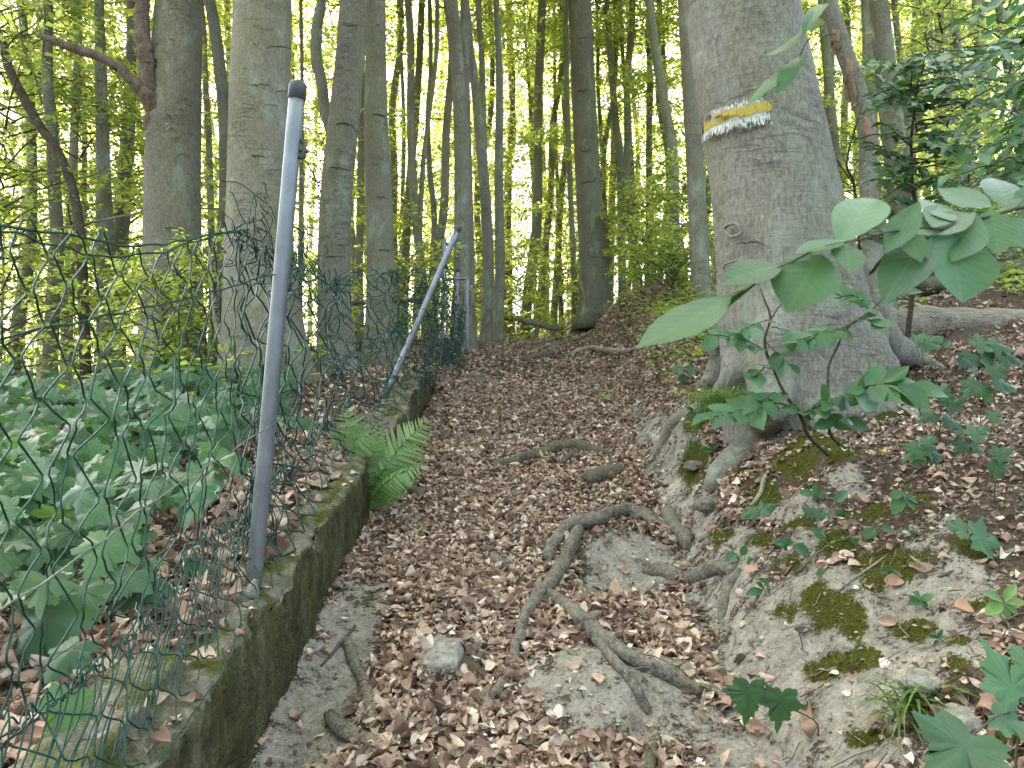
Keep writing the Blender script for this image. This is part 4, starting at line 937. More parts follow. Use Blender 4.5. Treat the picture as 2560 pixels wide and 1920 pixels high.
for i in range(40):                                      # slim bare stems in the middle distance
    u = -.52+1.16*(i+gF.random())/40; y = 13.5+10*gF.random()
    if -.02 < u < .16 and y < 17.5: y += 5
    x = u*y; z = float(H(x, y)); r = thing('beech_tree', (x, y, z), 'slim bare stemmed beech between the thicker trunks ' + ('left of the path' if u < -.05 else 'over the path crest' if u < .10 else 'on the right slope'), 'tree', 'slim bare stemmed beeches')
    a = link('trunk', FT[i % 6], r); a.rotation_euler = (gF.normal()*.035, gF.normal()*.035, gF.random()*6.28); s_ = .75+.4*gF.random(); a.scale = (s_, s_, 1); f, b = CR['high%d' % (i % 4)]
    for nm, dta in (('crown', f), ('branches', b)): link(nm, dta, r).rotation_euler = (0, 0, i*1.7)
# ---------------------------------------------------------------- understory saplings and bushes
SAP = {}
def sap_data(key, seed, h0, h1, rad, nb, nl, size, tmpl, leafm, rise=.5, stem=.012, flat=.02, tiltn=.4):
    f, b = crown_data(key, seed, h0, h1, rad, nb, nl, size, tmpl, leafm, 'twig', rise, .9, .1, flat, tiltn, True, .7)
    g = np.random.default_rng(seed); n = 10; z = np.linspace(-.1, h1*1.02, n); P = np.stack([np.cumsum(g.normal(size=n)*.02*h1), np.cumsum(g.normal(size=n)*.02*h1), z], 1); P[:, :2] *= .3
    mb = MB(); tube(mb, spline(P, 24), np.linspace(stem, stem*.2, 24), 7); SAP[key] = (f, b, mb.data(key+' stem', M['stick']))
sap_data('tallbush', 401, .4, 4.6, 1.5, 40, 3600, .062, LEAF_LO, 'leaf_far')
sap_data('tallbush2', 402, .3, 5.4, 1.7, 44, 5200, .066, LEAF_LO, 'leaf_far')
sap_data('bush', 403, .1, 1.7, .85, 34, 2200, .07, LEAF_MID, 'leaf_far', .6)
sap_data('bush2', 404, .1, 1.2, .75, 30, 1700, .065, LEAF_MID, 'leaf_far', .7)
sap_data('tallbush3', 406, .3, 5.4, 1.7, 50, 5600, .066, LEAF_LO, 'leaf_mid')
sap_data('lowbush', 405, .05, .55, .6, 24, 1000, .06, LEAF_MID, 'leaf_mid', .8)
def sapling(key, x, y, sc, label, az=0., dz=0., group='young beeches under the trees', name='beech_sapling'):
    r = thing(name, (x, y, float(H(x, y))+dz), label, 'sapling', group); f, b, s_ = SAP[key]
    for nm, dta in (('foliage', f), ('branches', b), ('stem', s_)): link(nm, dta, r)
    r.scale = (sc,)*3; r.rotation_euler = (0, 0, az); return r
def sapd(key, u, d, sc, label, **k): return sapling(key, float(pt(u, 800, d)[0]), d, sc, label, az=(u*.37+d) % 6.28, **k)
sapd('tallbush3', 0, 8.2, .85, 'tall leafy young beech filling the left edge behind the wire')
sapd('tallbush', 165, 9.6, .9, 'tall young beech between the pale and the grey trunk on the left')
sapd('tallbush3', 270, 11.5, 1.0, 'tall young beech just left of the forked beech')
sapd('tallbush3', -90, 8.8, 1.1, 'tall dark young beech cut by the left edge')
sapd('tallbush2', 20, 11.5, 1.35, 'big leafy young beech farther back at the left edge')
sapd('tallbush', 200, 13, 1.5, 'big leafy young beech farther back behind the grey trunk')
sapd('bush', 1120, 16, 1.2, 'leafy bush just over the crest of the path')
sapd('bush2', 1215, 17, 1.5, 'leafy bush right of the slender dark beech over the crest')
sapd('bush', 1010, 15, 1.2, 'leafy bush behind the bent dark beech')
sapd('tallbush2', 1250, 24, 1.1, 'tall young beech far over the crest behind the thick far beech')
sapd('tallbush2', 1010, 22, 1.1, 'tall young beech far behind the fence end')
sapd('tallbush', 900, 17, 1.1, 'tall young beech behind the leaning post top')
sapd('bush', 445, 6.6, .72, 'bright leafy bush at the foot of the forked beech')
sapd('bush2', 350, 6.4, .8, 'bright bush left of the foot of the forked beech')
sapd('bush', 200, 7.6, .85, 'leafy bush behind the wire in front of the grey trunk')
sapd('bush', 640, 12, .8, 'bush seen between the steel post and the slim leaning beech')
sapd('bush2', 880, 10.5, 1.1, 'green bush behind the sagging fence top')
sapd('bush', 1390, 15, 1.2, 'green bush behind the far bank right of the warm brown trunk')
sapd('bush2', 1400, 11.5, .9, 'low bush on the far bank right of the thick far beech')
sapd('lowbush', 1450, 10.5, 1.2, 'low green bush left of the trunk behind the old beech')
sapd('bush', 1480, 13, 1.2, 'taller green bush behind the trunk close to the old beech')
sapd('tallbush', 1560, 17, 1., 'tall young beech far behind the old beech')
sapd('tallbush2', 2050, 11, 1., 'tall young beech on the right slope behind the leaning trunk')
sapd('tallbush', 2190, 9, .9, 'tall young beech at the right edge on the slope')
sapd('bush', 2100, 8.5, 1., 'bush on the right slope behind the fallen log')
sapd('bush2', 1850, 11, 1.1, 'bush behind the foot of the peeling snag')
sapd('tallbush', 1720, 14, 1.1, 'tall young beech hidden behind the old beech')
sapd('tallbush2', 1120, 21, 1., 'tall young beech over the crest of the path')
sapd('tallbush', 1330, 20, 1., 'tall young beech behind the thick far beech')
sapd('tallbush2', 690, 15, 1., 'tall young beech behind the slim leaning beech')
sapd('tallbush', 520, 13, 1.1, 'tall young beech behind the thick smooth beech')

# ground cover: small green leaves on far ground and right slope
def cover():
    g = np.random.default_rng(31); mb = MB()
    def go(n, x0, x1, y0, y1, thr, size, hmax, pw=.5):
        x, y = scatter(n, x0, x1, y0, y1, pw, g); k = (np.abs(x/y) < .8) & (fbm(x*.8, y*.8, 0, 91, 3) > thr) & ((x > edge(y)+.25) | (x < -1.1) | (y > 15)); x, y = x[k], y[k]; n = len(x)
        c = g.random(n)*6.28; ax = nrm(np.stack([np.cos(c), np.sin(c), .1+.4*g.random(n)], 1)); nn = nrm(A(0, -.25, 1)+.35*g.normal(size=(n, 3)))
        leaves(mb, LEAF_MID, np.stack([x, y, H(x, y)+.03+hmax*g.random(n)**1.3], 1), ax, nn, size*(.5+.8*g.random(n)), rtint(n, .12, g))
    go(16000, 1.4, 11, 5.0, 15, -.04, .075, .22)
    go(7000, 3.2, 9, 4.2, 9, -.05, .07, .15)
    go(14000, -14, 22, 13.5, 36, -.25, .14, .6)
    go(5000, -9, -1.6, 5.2, 14, -.15, .10, .35)
    go(1600, 1.0, 2.0, 4.6, 9, -.1, .045, .10)
    o = mb.build('ground_cover', M['leaf_mid']); tag(o, 'low green leaves of wood plants covering the slopes', 'ground cover', kind='stuff')
cover()

# ---------------------------------------------------------------- fallen logs
def log(pts, label, mat='log', amp=.14, seed=1, name='fallen_log'):
    P = np.array([pt(u, v, d) for u, v, wd, d in pts]); R = np.array([wd*d/F/2 for u, v, wd, d in pts]); mb = MB(); limb(mb, P, R, seed, 26, 60, amp); o = mb.build(name, M[mat], None, P[0]); o.location = tuple(P[0]); return tag(o, label, 'log', 'fallen trunks')
log([(1840, 690, 84, 5.3), (1960, 702, 84, 5.5), (2080, 710, 82, 5.7), (2212, 716, 80, 5.9), (2420, 722, 74, 6.3)], 'barkless fallen log lying behind the old painted beech')
log([(1990, 620, 34, 7.6), (2080, 600, 36, 7.8), (2180, 580, 36, 8.0), (2330, 556, 34, 8.3)], 'dark fallen log higher on the right slope', 'darkroot', .2, 2)
log([(1085, 682, 14, 15.5), (1130, 692, 14, 15.5), (1180, 704, 14, 15.5), (1210, 712, 12, 15.5)], 'thin fallen trunk lying across behind the crest of the path', 'log', .1, 3)
log([(920, 640, 9, 12.5), (900, 648, 9, 12.4), (870, 650, 9, 12.3), (760, 655, 10, 12)], 'horizontal branch lying behind the fence mesh', 'darkroot', .1, 4)
# ---------------------------------------------------------------- the broken chain-link fence on the wall
FX = -.835
FENCE = thing('wire_fence', (FX, 2.4, float(wallz(2.4))), 'sagging green chain-link fence with leaning steel posts on the concrete wall', 'fence')
FO = A(FX, 2.4, float(wallz(2.4)))
def post(L, d_top, d_base, label, capped=True, r=.0245, clamp=None):
    (u0, v0), (u1, v1) = L; p1 = pt(u1, v1, d_base); p0 = pt(u0, v0, d_top); ax = nrm(p0-p1)
    mb = MB(); a = np.arange(24)/24*2*np.pi; n = 12; P = p1+(p0-p1)*np.linspace(-.03, 1, n)[:, None]
    # eight-sided profile with a rounded seam
    f = None
    tube(mb, P, r*1.04, 7, None, True, f); o = mb.build('post', M['galv'], FENCE, FO, smooth=False); o['label'] = label
    if capped:
        mb = MB(); tube(mb, p0+ax*A(-.045, -.043, .0, .006, .010)[:, None], r*A(1.04, 1.17, 1.17, 1.1, .85), 7, None, True, f); mb.build('cap', M['cap'], o, FO)
    if clamp is not None:
        mb = MB(); c = p1+(p0-p1)*clamp; s = nrm(np.cross(A(0, 1, 0), ax))
        tube(mb, np.array([c+s*(r*.7)-ax*.028, c+s*(r*1.5)-ax*.025, c+s*(r*1.55)+ax*.02, c+s*(r*.7)+ax*.028]), A(.006, .008, .008, .006), 8)
        tube(mb, np.array([c+s*r*.8-ax*.005, c+s*(r*2.1)-ax*.005]), .006, 8); mb.build('clamp', M['cap'], o, FO)
    return p0, p1
post([(643, 184), (546, 1284)], 2.36, 2.40, 'upright steel post with a dark cap', clamp=.875)
post([(991, 491), (838, 843)], 5.9, 5.55, 'steel post leaning over to the right', r=.023)
post([(960, 517), (955, 770)], 8.4, 8.4, 'thin post behind the leaning one', False, .020)
post([(989, 581), (986, 742)], 9.6, 9.6, 'short post at the far end')
post([(1009, 604), (1009, 762)], 9.0, 9.0, 'end post of the far frame', False)
mb = MB(); tube(mb, np.array([pt(968, 603, 9.2), pt(1011, 602, 9.0)]), .018, 10); mb.build('crossbar', M['galv'], FENCE, FO)
# crumbled mortar at the foot of the first post
mb = MB(); q = pt(546, 1276, 2.36); tube(mb, np.array([q-A(0, 0, .03), q+A(0, -.012, .0), q+A(.012, -.008, .035)]), A(.02, .024, .008), 10, (.5, .42, .3), True, lumpy(3, .7, 50)); mb.build('mortar', M['stone'], FENCE, FO)

def top_h(y): return np.interp(y, [.8, 1.28, 1.7, 2.4, 2.55, 3.0, 3.6, 4.2, 4.6, 5.5, 6.3, 7.4, 8.3, 9.4], [1.09, 1.085, 1.05, 1.12, 1.13, 1.04, .93, .90, .93, .92, .93, .92, .84, .45])
def mesh_section(y0, y1, rows, seed, half=.0425, crump=0., lean=None, bunch=.22, n_bunch=3, n_low=4, r=.0017, name='wire_mesh', label=None, sides=5, keep=1.):
    g = np.random.default_rng(seed); ncol = int((y1-y0)/half); cols = y0+(y1-y0)*np.arange(ncol+1)/ncol
    nr = rows+n_bunch+n_low
    C, J = np.meshgrid(cols, np.arange(nr+1), indexing='ij')            # node grid [col,row]
    up = C; f = J/rows
    wz = wallz(np.minimum(up, 7.4)); wz = np.where(up > 7.4, np.maximum(H(0*up-.95, up), wz-.0), wz)
    th = top_h(up); bh = bunch+.035*np.sin(up*7.3+seed)+.03*vnoise(up*3, 0, 0, seed)
    h = np.where(J <= rows, th+(bh-th)*np.minimum(f, 1)**1.06, 0)
    k = np.clip((J-rows)/n_bunch, 0, 1); h = np.where((J > rows) & (J <= rows+n_bunch), bh-.035*k, h)
    m = np.clip((J-rows-n_bunch)/n_low, 0, 1); h = np.where(J > rows+n_bunch, (bh-.035)*(1-m)**1.25+.012, h)
    X = FX+np.where(J > rows+n_bunch, .095*m**.8, 0)+.0*J
    X = X+np.where((J > rows-2) & (J <= rows+n_bunch), -.02+.05*g.random(C.shape)*0, 0)
    bow = np.sin(np.pi*np.clip((up-y0)/(y1-y0), 0, 1))
    X = X+.045*fbm(up*1.3, J*.12, 0, seed, 3)*np.minimum(f, 1)+.02*vnoise(up*5, J*.5, 0, seed+1)*(.4+crump)
    if lean is not None: X = X+lean(up, h)
    Y = C+.030*fbm(up*2, J*.3, 0, seed+2, 3)+.009*g.normal(size=C.shape)*(1+1.5*crump)+.02*f*np.sin(up*3)
    Z = wz+h+.022*fbm(up*2.2, J*.35, 0, seed+4, 3)*(1-.6*m)+.008*g.normal(size=C.shape)*(1+2*crump)*(1-m)
    X = X+.006*g.normal(size=C.shape)*(1+4*crump)*(1-.7*m)
    # crumpled top edge
    if crump:
        tk = np.exp(-J/3.)*crump; X = X+tk*.05*vnoise(up*11, J*.9, 0, seed+6); Z = Z+tk*.06*vnoise(up*9, J*1.1, 3, seed+7); Y = Y+tk*.06*vnoise(up*10, J, 5, seed+8)
    Nd = np.stack([X, Y, Z], -1); mb = MB(); j = np.arange(nr+1)
    for c in range(ncol):
        col = c+((c+j) % 2); P = Nd[col, j].copy()
        s_ = np.where((c+j) % 2 == 0, 1, -1)[:, None]
        P[:, 1] += s_[:, 0]*.0045; P[:, 0] += s_[:, 0]*.003
        if keep < 1 and g.random() > keep: P = P[:int(len(P)*g.random())+3]
        n = len(P); mids = (P[:-1]+P[1:])/2+g.normal(size=(n-1, 3))*.0035
        qa = P[:-1]*.82+mids*.18; qb = P[1:]*.82+mids*.18
        S = np.empty((4*n-3, 3)); S[0::4] = P; S[1::4] = qa+A(.0022, 0, -.003); S[2::4] = mids; S[3::4] = qb+A(-.0022, 0, .003)
        tube(mb, S, r, sides, None, False)
    o = mb.build(name, M['wire'], FENCE, FO)
    if label: o['label'] = label
    return Nd
leanA = lambda y, h: .0*h
leanB = lambda y, h: np.interp(y, [2.4, 3.2, 5.4, 5.8], [0, -.03, .05, .06])*np.clip(h, 0, 1)+.06*np.sin(y*4.1)*np.clip(h, 0, 1)-.06*np.sin(np.clip((y-2.4)/3, 0, 1)*np.pi)
leanC = lambda y, h: np.interp(y, [5.4, 7, 9.4], [.05, .10, .22])+.08*np.clip(h, 0, 1)
NA = mesh_section(.80, 2.42, 13, 5, .064, .12, leanA, r=.0021, label='near stretch of green wire mesh with its lower rows pulled together')
NB = mesh_section(2.42, 5.6, 13, 6, .095, .5, leanB, .17, 4, 3, r=.0034, label='crumpled stretch of green wire mesh between the two front posts')
NC = mesh_section(5.6, 9.3, 13, 8, .09, 1.2, leanC, .16, 4, 3, r=.0032, label='bunched stretch of green wire mesh beyond the leaning post', sides=4)
# second, folded-down layer rising towards the leaning post
def folded():
    g = np.random.default_rng(9); mb = MB()
    for k in range(40):
        y = 3.7+2.6*k/40; hb = np.interp(y, [3.7, 4.6, 5.6, 6.3], [.50, .56, .63, .78]); n = 7; P = []
        for j in range(n):
            hh = hb-.02*j+.018*g.normal(); P.append(A(FX+.02+.03*g.normal()+leanB(y, hh), y+.06*((j+k) % 2)+.05*g.normal(), float(wallz(y))+hh))
        tube(mb, spline(np.array(P), 18), .0025, 4, None, False)
    for k in range(36):
        y = 6.0+3.0*k/36; P = [A(FX+float(leanC(y, .6))+.06*g.normal(), y+.10*g.normal(), float(wallz(min(y, 7.4)))+.9*q+.04*g.normal()) for q in np.linspace(0, float(top_h(y)), 8)]
        tube(mb, spline(np.array(P), 24), .003, 4, None, False)
    mb.build('wire_mesh', M['wire'], FENCE, FO)
folded()
def tangle():
    g = np.random.default_rng(10); mb = MB()
    for k in range(58):
        t = g.random()**1.3; c = A(FX+.01, 2.40+.75*t, float(wallz(2.4+.75*t)+top_h(2.4+.75*t))-.03-.05*t)
        L = .07+.10*g.random(); n = 7; P = c+A(.025, .07, .075-.03*t)*g.normal(size=3)+np.cumsum(g.normal(size=(n, 3))*A(.012, .022, .022)*L/.08, 0)
        tube(mb, spline(P, 26), .0017, 5, None, False)
    for k in range(18):
        y = 2.42+.28*g.random(); z0 = float(wallz(y)); P = [A(FX+.02+.03*g.normal(), y+.03*g.normal(), z0+hh) for hh in np.linspace(.03, .42+.25*g.random(), 7)]
        tube(mb, spline(np.array(P)+A(.016, .02, .012)*g.normal(size=(7, 3)), 24), .0017, 5, None, False)
    P = []
    for k in range(150):
        y = 2.42+3.3*k/150; P.append(A(FX+float(leanB(y, .9))+.03*g.normal(), y+.05*g.normal(), float(wallz(y)+top_h(y))-.02+.035*g.normal()))
    tube(mb, spline(np.array(P), 700), .0022, 4, None, False)
    mb.build('wire_mesh', M['wire'], FENCE, FO)
tangle()
def gathered():          # lower rows of the near stretch pulled together into slanting strands
    g = np.random.default_rng(14); mb = MB()
    for k in range(46):
        y = .98+1.46*k/46+.008*g.normal(); z0 = float(wallz(y)); h = .215+.03*math.sin(y*7.3+5)+.012*g.normal(); dy = .22+.08*g.random()
        P = [A(FX-.004, y+.012, z0+h+.022), A(FX+.006, y, z0+h), A(FX+.016, y-.03, z0+h-.045), A(FX+.03, y-dy*.6, float(wallz(y-dy*.6))+.09+.01*g.normal()), A(FX+.055+.01*g.normal(), y-dy, float(wallz(y-dy))+.035)]
        tube(mb, spline(np.array(P), 18), .0019, 5, None, False)
    P = [A(FX+.004*math.sin(k*2.1), .95+1.5*k/90, float(wallz(.95+1.5*k/90))+.215+.03*math.sin((.95+1.5*k/90)*7.3+5)+.012*math.cos(k*2.1)) for k in range(91)]
    tube(mb, spline(np.array(P), 360), .0019, 5, None, False)
    mb.build('wire_mesh', M['wire'], FENCE, FO)
gathered()
def wire(L, r=.0022, mat='wire', wob=.004, seed=0, n=60):
    g = np.random.default_rng(seed); P = spline(np.array(L), n); P = P+wob*np.stack([vnoise(np.arange(n)*.4, k, 0, seed) for k in range(3)], 1)
    mb = MB(); tube(mb, P, r, 6, None, False); mb.build('tension_wire', M[mat], FENCE, FO)
yy = np.linspace(.8, 2.42, 9); wire([A(FX, y, float(wallz(y)+top_h(y))-.004) for y in yy], .0026)
wire([A(FX-.004, y, float(wallz(y)+top_h(y))-.018-.012*math.sin(y*5)) for y in yy], .0022, 'wire', .008, 3)
wire([pt(-120, 765, 1.16), pt(15, 728, 1.28), pt(230, 682, 1.58), pt(420, 640, 1.98), pt(600, 590, 2.38)], .0024, 'wire', .003, 1)
wire([pt(-100, 1360, 1.16), pt(0, 1316, 1.26), pt(190, 1190, 1.5), pt(365, 1061, 1.85), pt(598, 912, 2.38)], .0022, 'rust', .003, 2)
wire([pt(640, 560, 2.42), pt(700, 607, 3.1), pt(790, 640, 4.0), pt(880, 660, 5.0), pt(930, 672, 5.6)], .0022, 'wire', .004, 4)
yy = np.linspace(3.9, 6.2, 10); wire([A(FX+float(leanB(y, .9)), y, float(wallz(y)+top_h(y))) for y in yy], .0022, 'wire', .012, 5)
wire([pt(346, 1640, 1.58), pt(420, 1530, 1.74), pt(487, 1437, 1.92), pt(548, 1283, 2.37)], .0022, 'wire', .006, 6)
# ---------------------------------------------------------------- plants
MAPLES = [maple_leaf(k) for k in range(4)]
def maple_plant(base, spec, label, group=None, name='maple_seedling', cat='seedling', seed=0, stemr=.0022, mat='leaf_maple'):
    """base: soil point; spec: list of (petiole end, leaf axis, normal, size)"""
    g = np.random.default_rng(seed); r = thing(name, base, label, cat, group); st, lf = MB(), MB()
    node = base+(np.mean([s[0] for s in spec], 0)-base)*.55
    tube(st, spline(np.array([base-A(0, 0, .02), base*.5+node*.5+g.normal(size=3)*.01, node]), 8), np.linspace(stemr, stemr*.7, 8), 5, (.1, .08, .04))
    for (p, ax, nn, sz) in spec:
        tube(st, spline(np.array([node, (node+p)/2+A(0, 0, .012), p]), 7), stemr*.55, 4)
        leaves(lf, MAPLES[g.integers(0, 4)], np.array([p]), np.array([ax]), np.array([nn]), np.array([sz]), rtint(1, .1, g), g.normal(size=(1, 3))*A(.12, .1, .1))
    st.build('stem', M['twig'], r, base); lf.build('foliage', M[mat], r, base); return r
def maple_patch():
    g = np.random.default_rng(41); n = 0
    for t in range(1600):
        if n >= 150: break
        y = 1.55*(6.6/1.55)**g.random(); u = -40+640*g.random(); x = (u-1106)/F*y
        if x > -1.02 or x/y < -.72: continue
        if y < 2.3 and g.random() > .35: continue
        dxl = -.95-x
        if g.random() > np.interp(dxl, [0, .3, .8, 4], [.10, .35, .9, 1]): continue
        n += 1; base = ground(x, y); hh = .10+.20*g.random(); spec = []
        for k in range(int(g.integers(4, 8))):
            a = g.random()*6.28; rr = .06+.16*g.random(); p = base+A(math.cos(a)*rr, math.sin(a)*rr, hh*(.6+.5*g.random()))
            ax = nrm(A(-.35+.6*g.normal(), -.55+.5*g.normal(), -.55+.25*g.normal())); nn = nrm(A(.30+.25*g.normal(), -.55+.3*g.normal(), .8))
            spec.append((p, ax, nn, .075+.08*g.random()))
        u_, v_ = u, 0
        maple_plant(base, spec, 'green maple seedling in the dense patch left of the concrete wall', 'maple seedlings behind the wire', seed=500+n)
maple_patch()
def px_leaf(u0, v0, u1, v1, d0, d1=None, up=.7, side=0.):
    """petiole end and tip as seen -> (point, axis, normal, length)"""
    p, t = pt(u0, v0, d0), pt(u1, v1, d1 or d0); ax = t-p; L = np.linalg.norm(ax); ax = ax/L; n = nrm(A(side, -.75, up)); return p, ax, nrm(n-np.dot(n, ax)*ax), L
def mplant(bu, bv, Ls, label, seed, dz=.0, name='maple_seedling', cat='seedling', mat='leaf_maple', dd=0., group=None):
    b = hit(bu, bv); spec = [px_leaf(*q, b[1]-dd) for q in Ls]; spec = [(p_, a_, n_, s_*1.3) for p_, a_, n_, s_ in spec]; return maple_plant(b, spec, label, group, name, cat, seed, mat=mat)
mplant(60, 1450, [(95, 1290, 12, 1500, 1.5)][:0] or [(128, 1290, 30, 1450), (120, 1405, 22, 1530)], 'maple seedling with two big leaves low behind the wire', 1)
mplant(330, 1290, [(300, 1330, 265, 1300), (262, 1320, 300, 1345)], 'tiny maple seedling in the leaves behind the wire mesh', 2)
mplant(1766, 1579, [(1620, 1478, 1614, 1545), (1690, 1496, 1684, 1560)], 'maple seedling with two insect-eaten leaves on the lower bank', 3, dd=.06)
b = hit(2230, 1650)
BIGM = [((2200, 1480), (2075, 1420), 1.42), ((2195, 1500), (2170, 1390), 1.45), ((2060, 1560), (1985, 1640), 1.30), ((2085, 1590), (2085, 1740), 1.28), ((2150, 1540), (2215, 1600), 1.36), ((2240, 1380), (2120, 1395), 1.48)]
def big_maple():
    base = hit(2195, 1700); r = thing('maple_seedling', base, 'large leaved maple seedling in the lower right corner', 'seedling'); st = MB(); g = np.random.default_rng(12)
    node = base+A(.03, .0, .13)
    tube(st, spline(np.array([base, base+A(.01, .01, .07), node]), 8), .003, 6)
    for (u0, v0, u1, v1, d, up) in [(2190, 1488, 2075, 1405, 1.44, .7), (2092, 1568, 2030, 1650, 1.30, .9), (2110, 1592, 1985, 1640, 1.28, .9), (2160, 1540, 2195, 1470, 1.36, .9), (2165, 1588, 2128, 1515, 1.34, .9), (2236, 1600, 2150, 1590, 1.33, .9)]:
        pass
    for (u0, v0, u1, v1, d, up, dt) in [(2200, 1515, 2135, 1400, 1.46, 1.0, .05), (2098, 1590, 2035, 1690, 1.27, 1.1, -.07), (2148, 1545, 2235, 1590, 1.38, 1.2, -.03), (2245, 1470, 2190, 1395, 1.50, .8, .05)]:
        p, ax, nn, L = px_leaf(u0, v0, u1, v1, d, d+dt, up, .0); tube(st, spline(np.array([node, (node+p)/2+A(0, 0, .02), p]), 8), .0016, 5)
        mb = MB(); leaves(mb, MAPLES[g.integers(0, 4)], p[None], ax[None], nn[None], np.array([L*1.12]), rtint(1, .05, g), np.array([[.2, .1, .1]])); mb.build('leaf', M['leaf_maple'], r, base)
    st.build('stem', M['twig'], r, base)
big_maple()
K = 'maple seedlings on the right bank'
mplant(1765, 1150, [(1752, 1108, 1735, 1095), (1758, 1112, 1775, 1100), (1660, 1117, 1612, 1100), (1668, 1118, 1688, 1098)][:2], 'tiny pale seedling in the clay under the sapling', 20)
mplant(1640, 1120, [(1634, 1105, 1606, 1112), (1644, 1104, 1668, 1092)], 'small maple seedling on the moss above the grey stone', 21, dd=.04)
mplant(2100, 1170, [(2086, 1148, 2052, 1132), (2100, 1158, 2165, 1178), (2088, 1150, 2040, 1160)][:2], 'maple seedling with two flat leaves at the right on the bank', 22, dd=.05)
mplant(1990, 880, [(1975, 735, 1992, 725), (1988, 740, 2008, 752), (1996, 742, 2030, 728), (2040, 748, 2052, 738)], 'small maple seedling in front of the fallen log', 23, dd=.05)
mplant(2100, 850, [(2110, 745, 2148, 735), (2125, 770, 2160, 800), (2098, 765, 2078, 790), (2140, 740, 2180, 752), (2160, 760, 2205, 778)], 'broad maple seedling right of the fallen log end', 24, dd=.1)
mplant(2110, 960, [(2110, 800, 2090, 780), (2140, 810, 2165, 790), (2108, 825, 2085, 850), (2150, 822, 2190, 838), (2130, 835, 2140, 866)], 'clump of maple leaves at the middle of the right edge', 25, dd=.12)
mplant(2030, 960, [(2030, 860, 2045, 835), (2045, 880, 2078, 862), (2018, 890, 1990, 905), (2040, 905, 2072, 915)], 'maple seedling with a drooping leaf near the big right root', 26, dd=.1)
mplant(2000, 1010, [(1985, 965, 1960, 990), (1995, 962, 2018, 945), (2000, 970, 2030, 985), (1988, 985, 1975, 1005), (2010, 985, 2028, 1000)], 'low maple seedling with small leaves above the bank litter', 27, dd=.08)
mplant(2090, 1020, [(2080, 935, 2060, 915), (2098, 940, 2130, 925), (2100, 955, 2120, 975), (2080, 955, 2068, 978), (2140, 905, 2160, 890)], 'maple seedling with a wide toothed leaf right of the low one', 28, dd=.1)
mplant(2150, 1090, [(2150, 985, 2180, 970), (2160, 1000, 2150, 1030)], 'maple seedling hanging two leaves at the right edge of the bank', 29, dd=.08)
mplant(1560, 800, [(1560, 760, 1540, 750), (1568, 762, 1590, 748), (1575, 772, 1600, 778)], 'small maple seedling left of the old beech foot', 30, dd=.05)
mplant(1480, 830, [(1475, 800, 1455, 795), (1486, 802, 1508, 795), (1480, 812, 1470, 825)], 'small green seedling at the path side left of the grass clump', 31, dd=.05)

# oval-leaved seedlings and the trailing stem on the clay bank
OV = oval_leaf(8, 5, .78, .16, .15, .01)
def oval_plant(base, Ls, label, name='seedling', cat='seedling', seed=0, mat='leaf_near', trail=None, tm=OV):
    g = np.random.default_rng(seed); r = thing(name, base, label, cat); st, lf = MB(), MB()
    if trail is not None: tube(st, spline(trail, 50), np.linspace(.0018, .001, 50), 5)
    for (u0, v0, u1, v1, wd, d) in Ls:
        p, ax, nn, L = px_leaf(u0, v0, u1, v1, d, d-.015, .9); nd = base if trail is None else trail[np.argmin(np.linalg.norm(trail-p, axis=1))]
        if trail is None: nd = base+A(0, 0, .01)
        tube(st, spline(np.array([nd, (nd+p)/2+A(0, 0, .01), p]), 6), .0011, 4)
        leaves(lf, tm, p[None], ax[None], nn[None], np.array([L]), rtint(1, .12, g), np.array([[.2, .1, .1]]), np.array([wd]))
    st.build('stem', M['fern'], r, base); lf.build('foliage', M[mat], r, base); return r
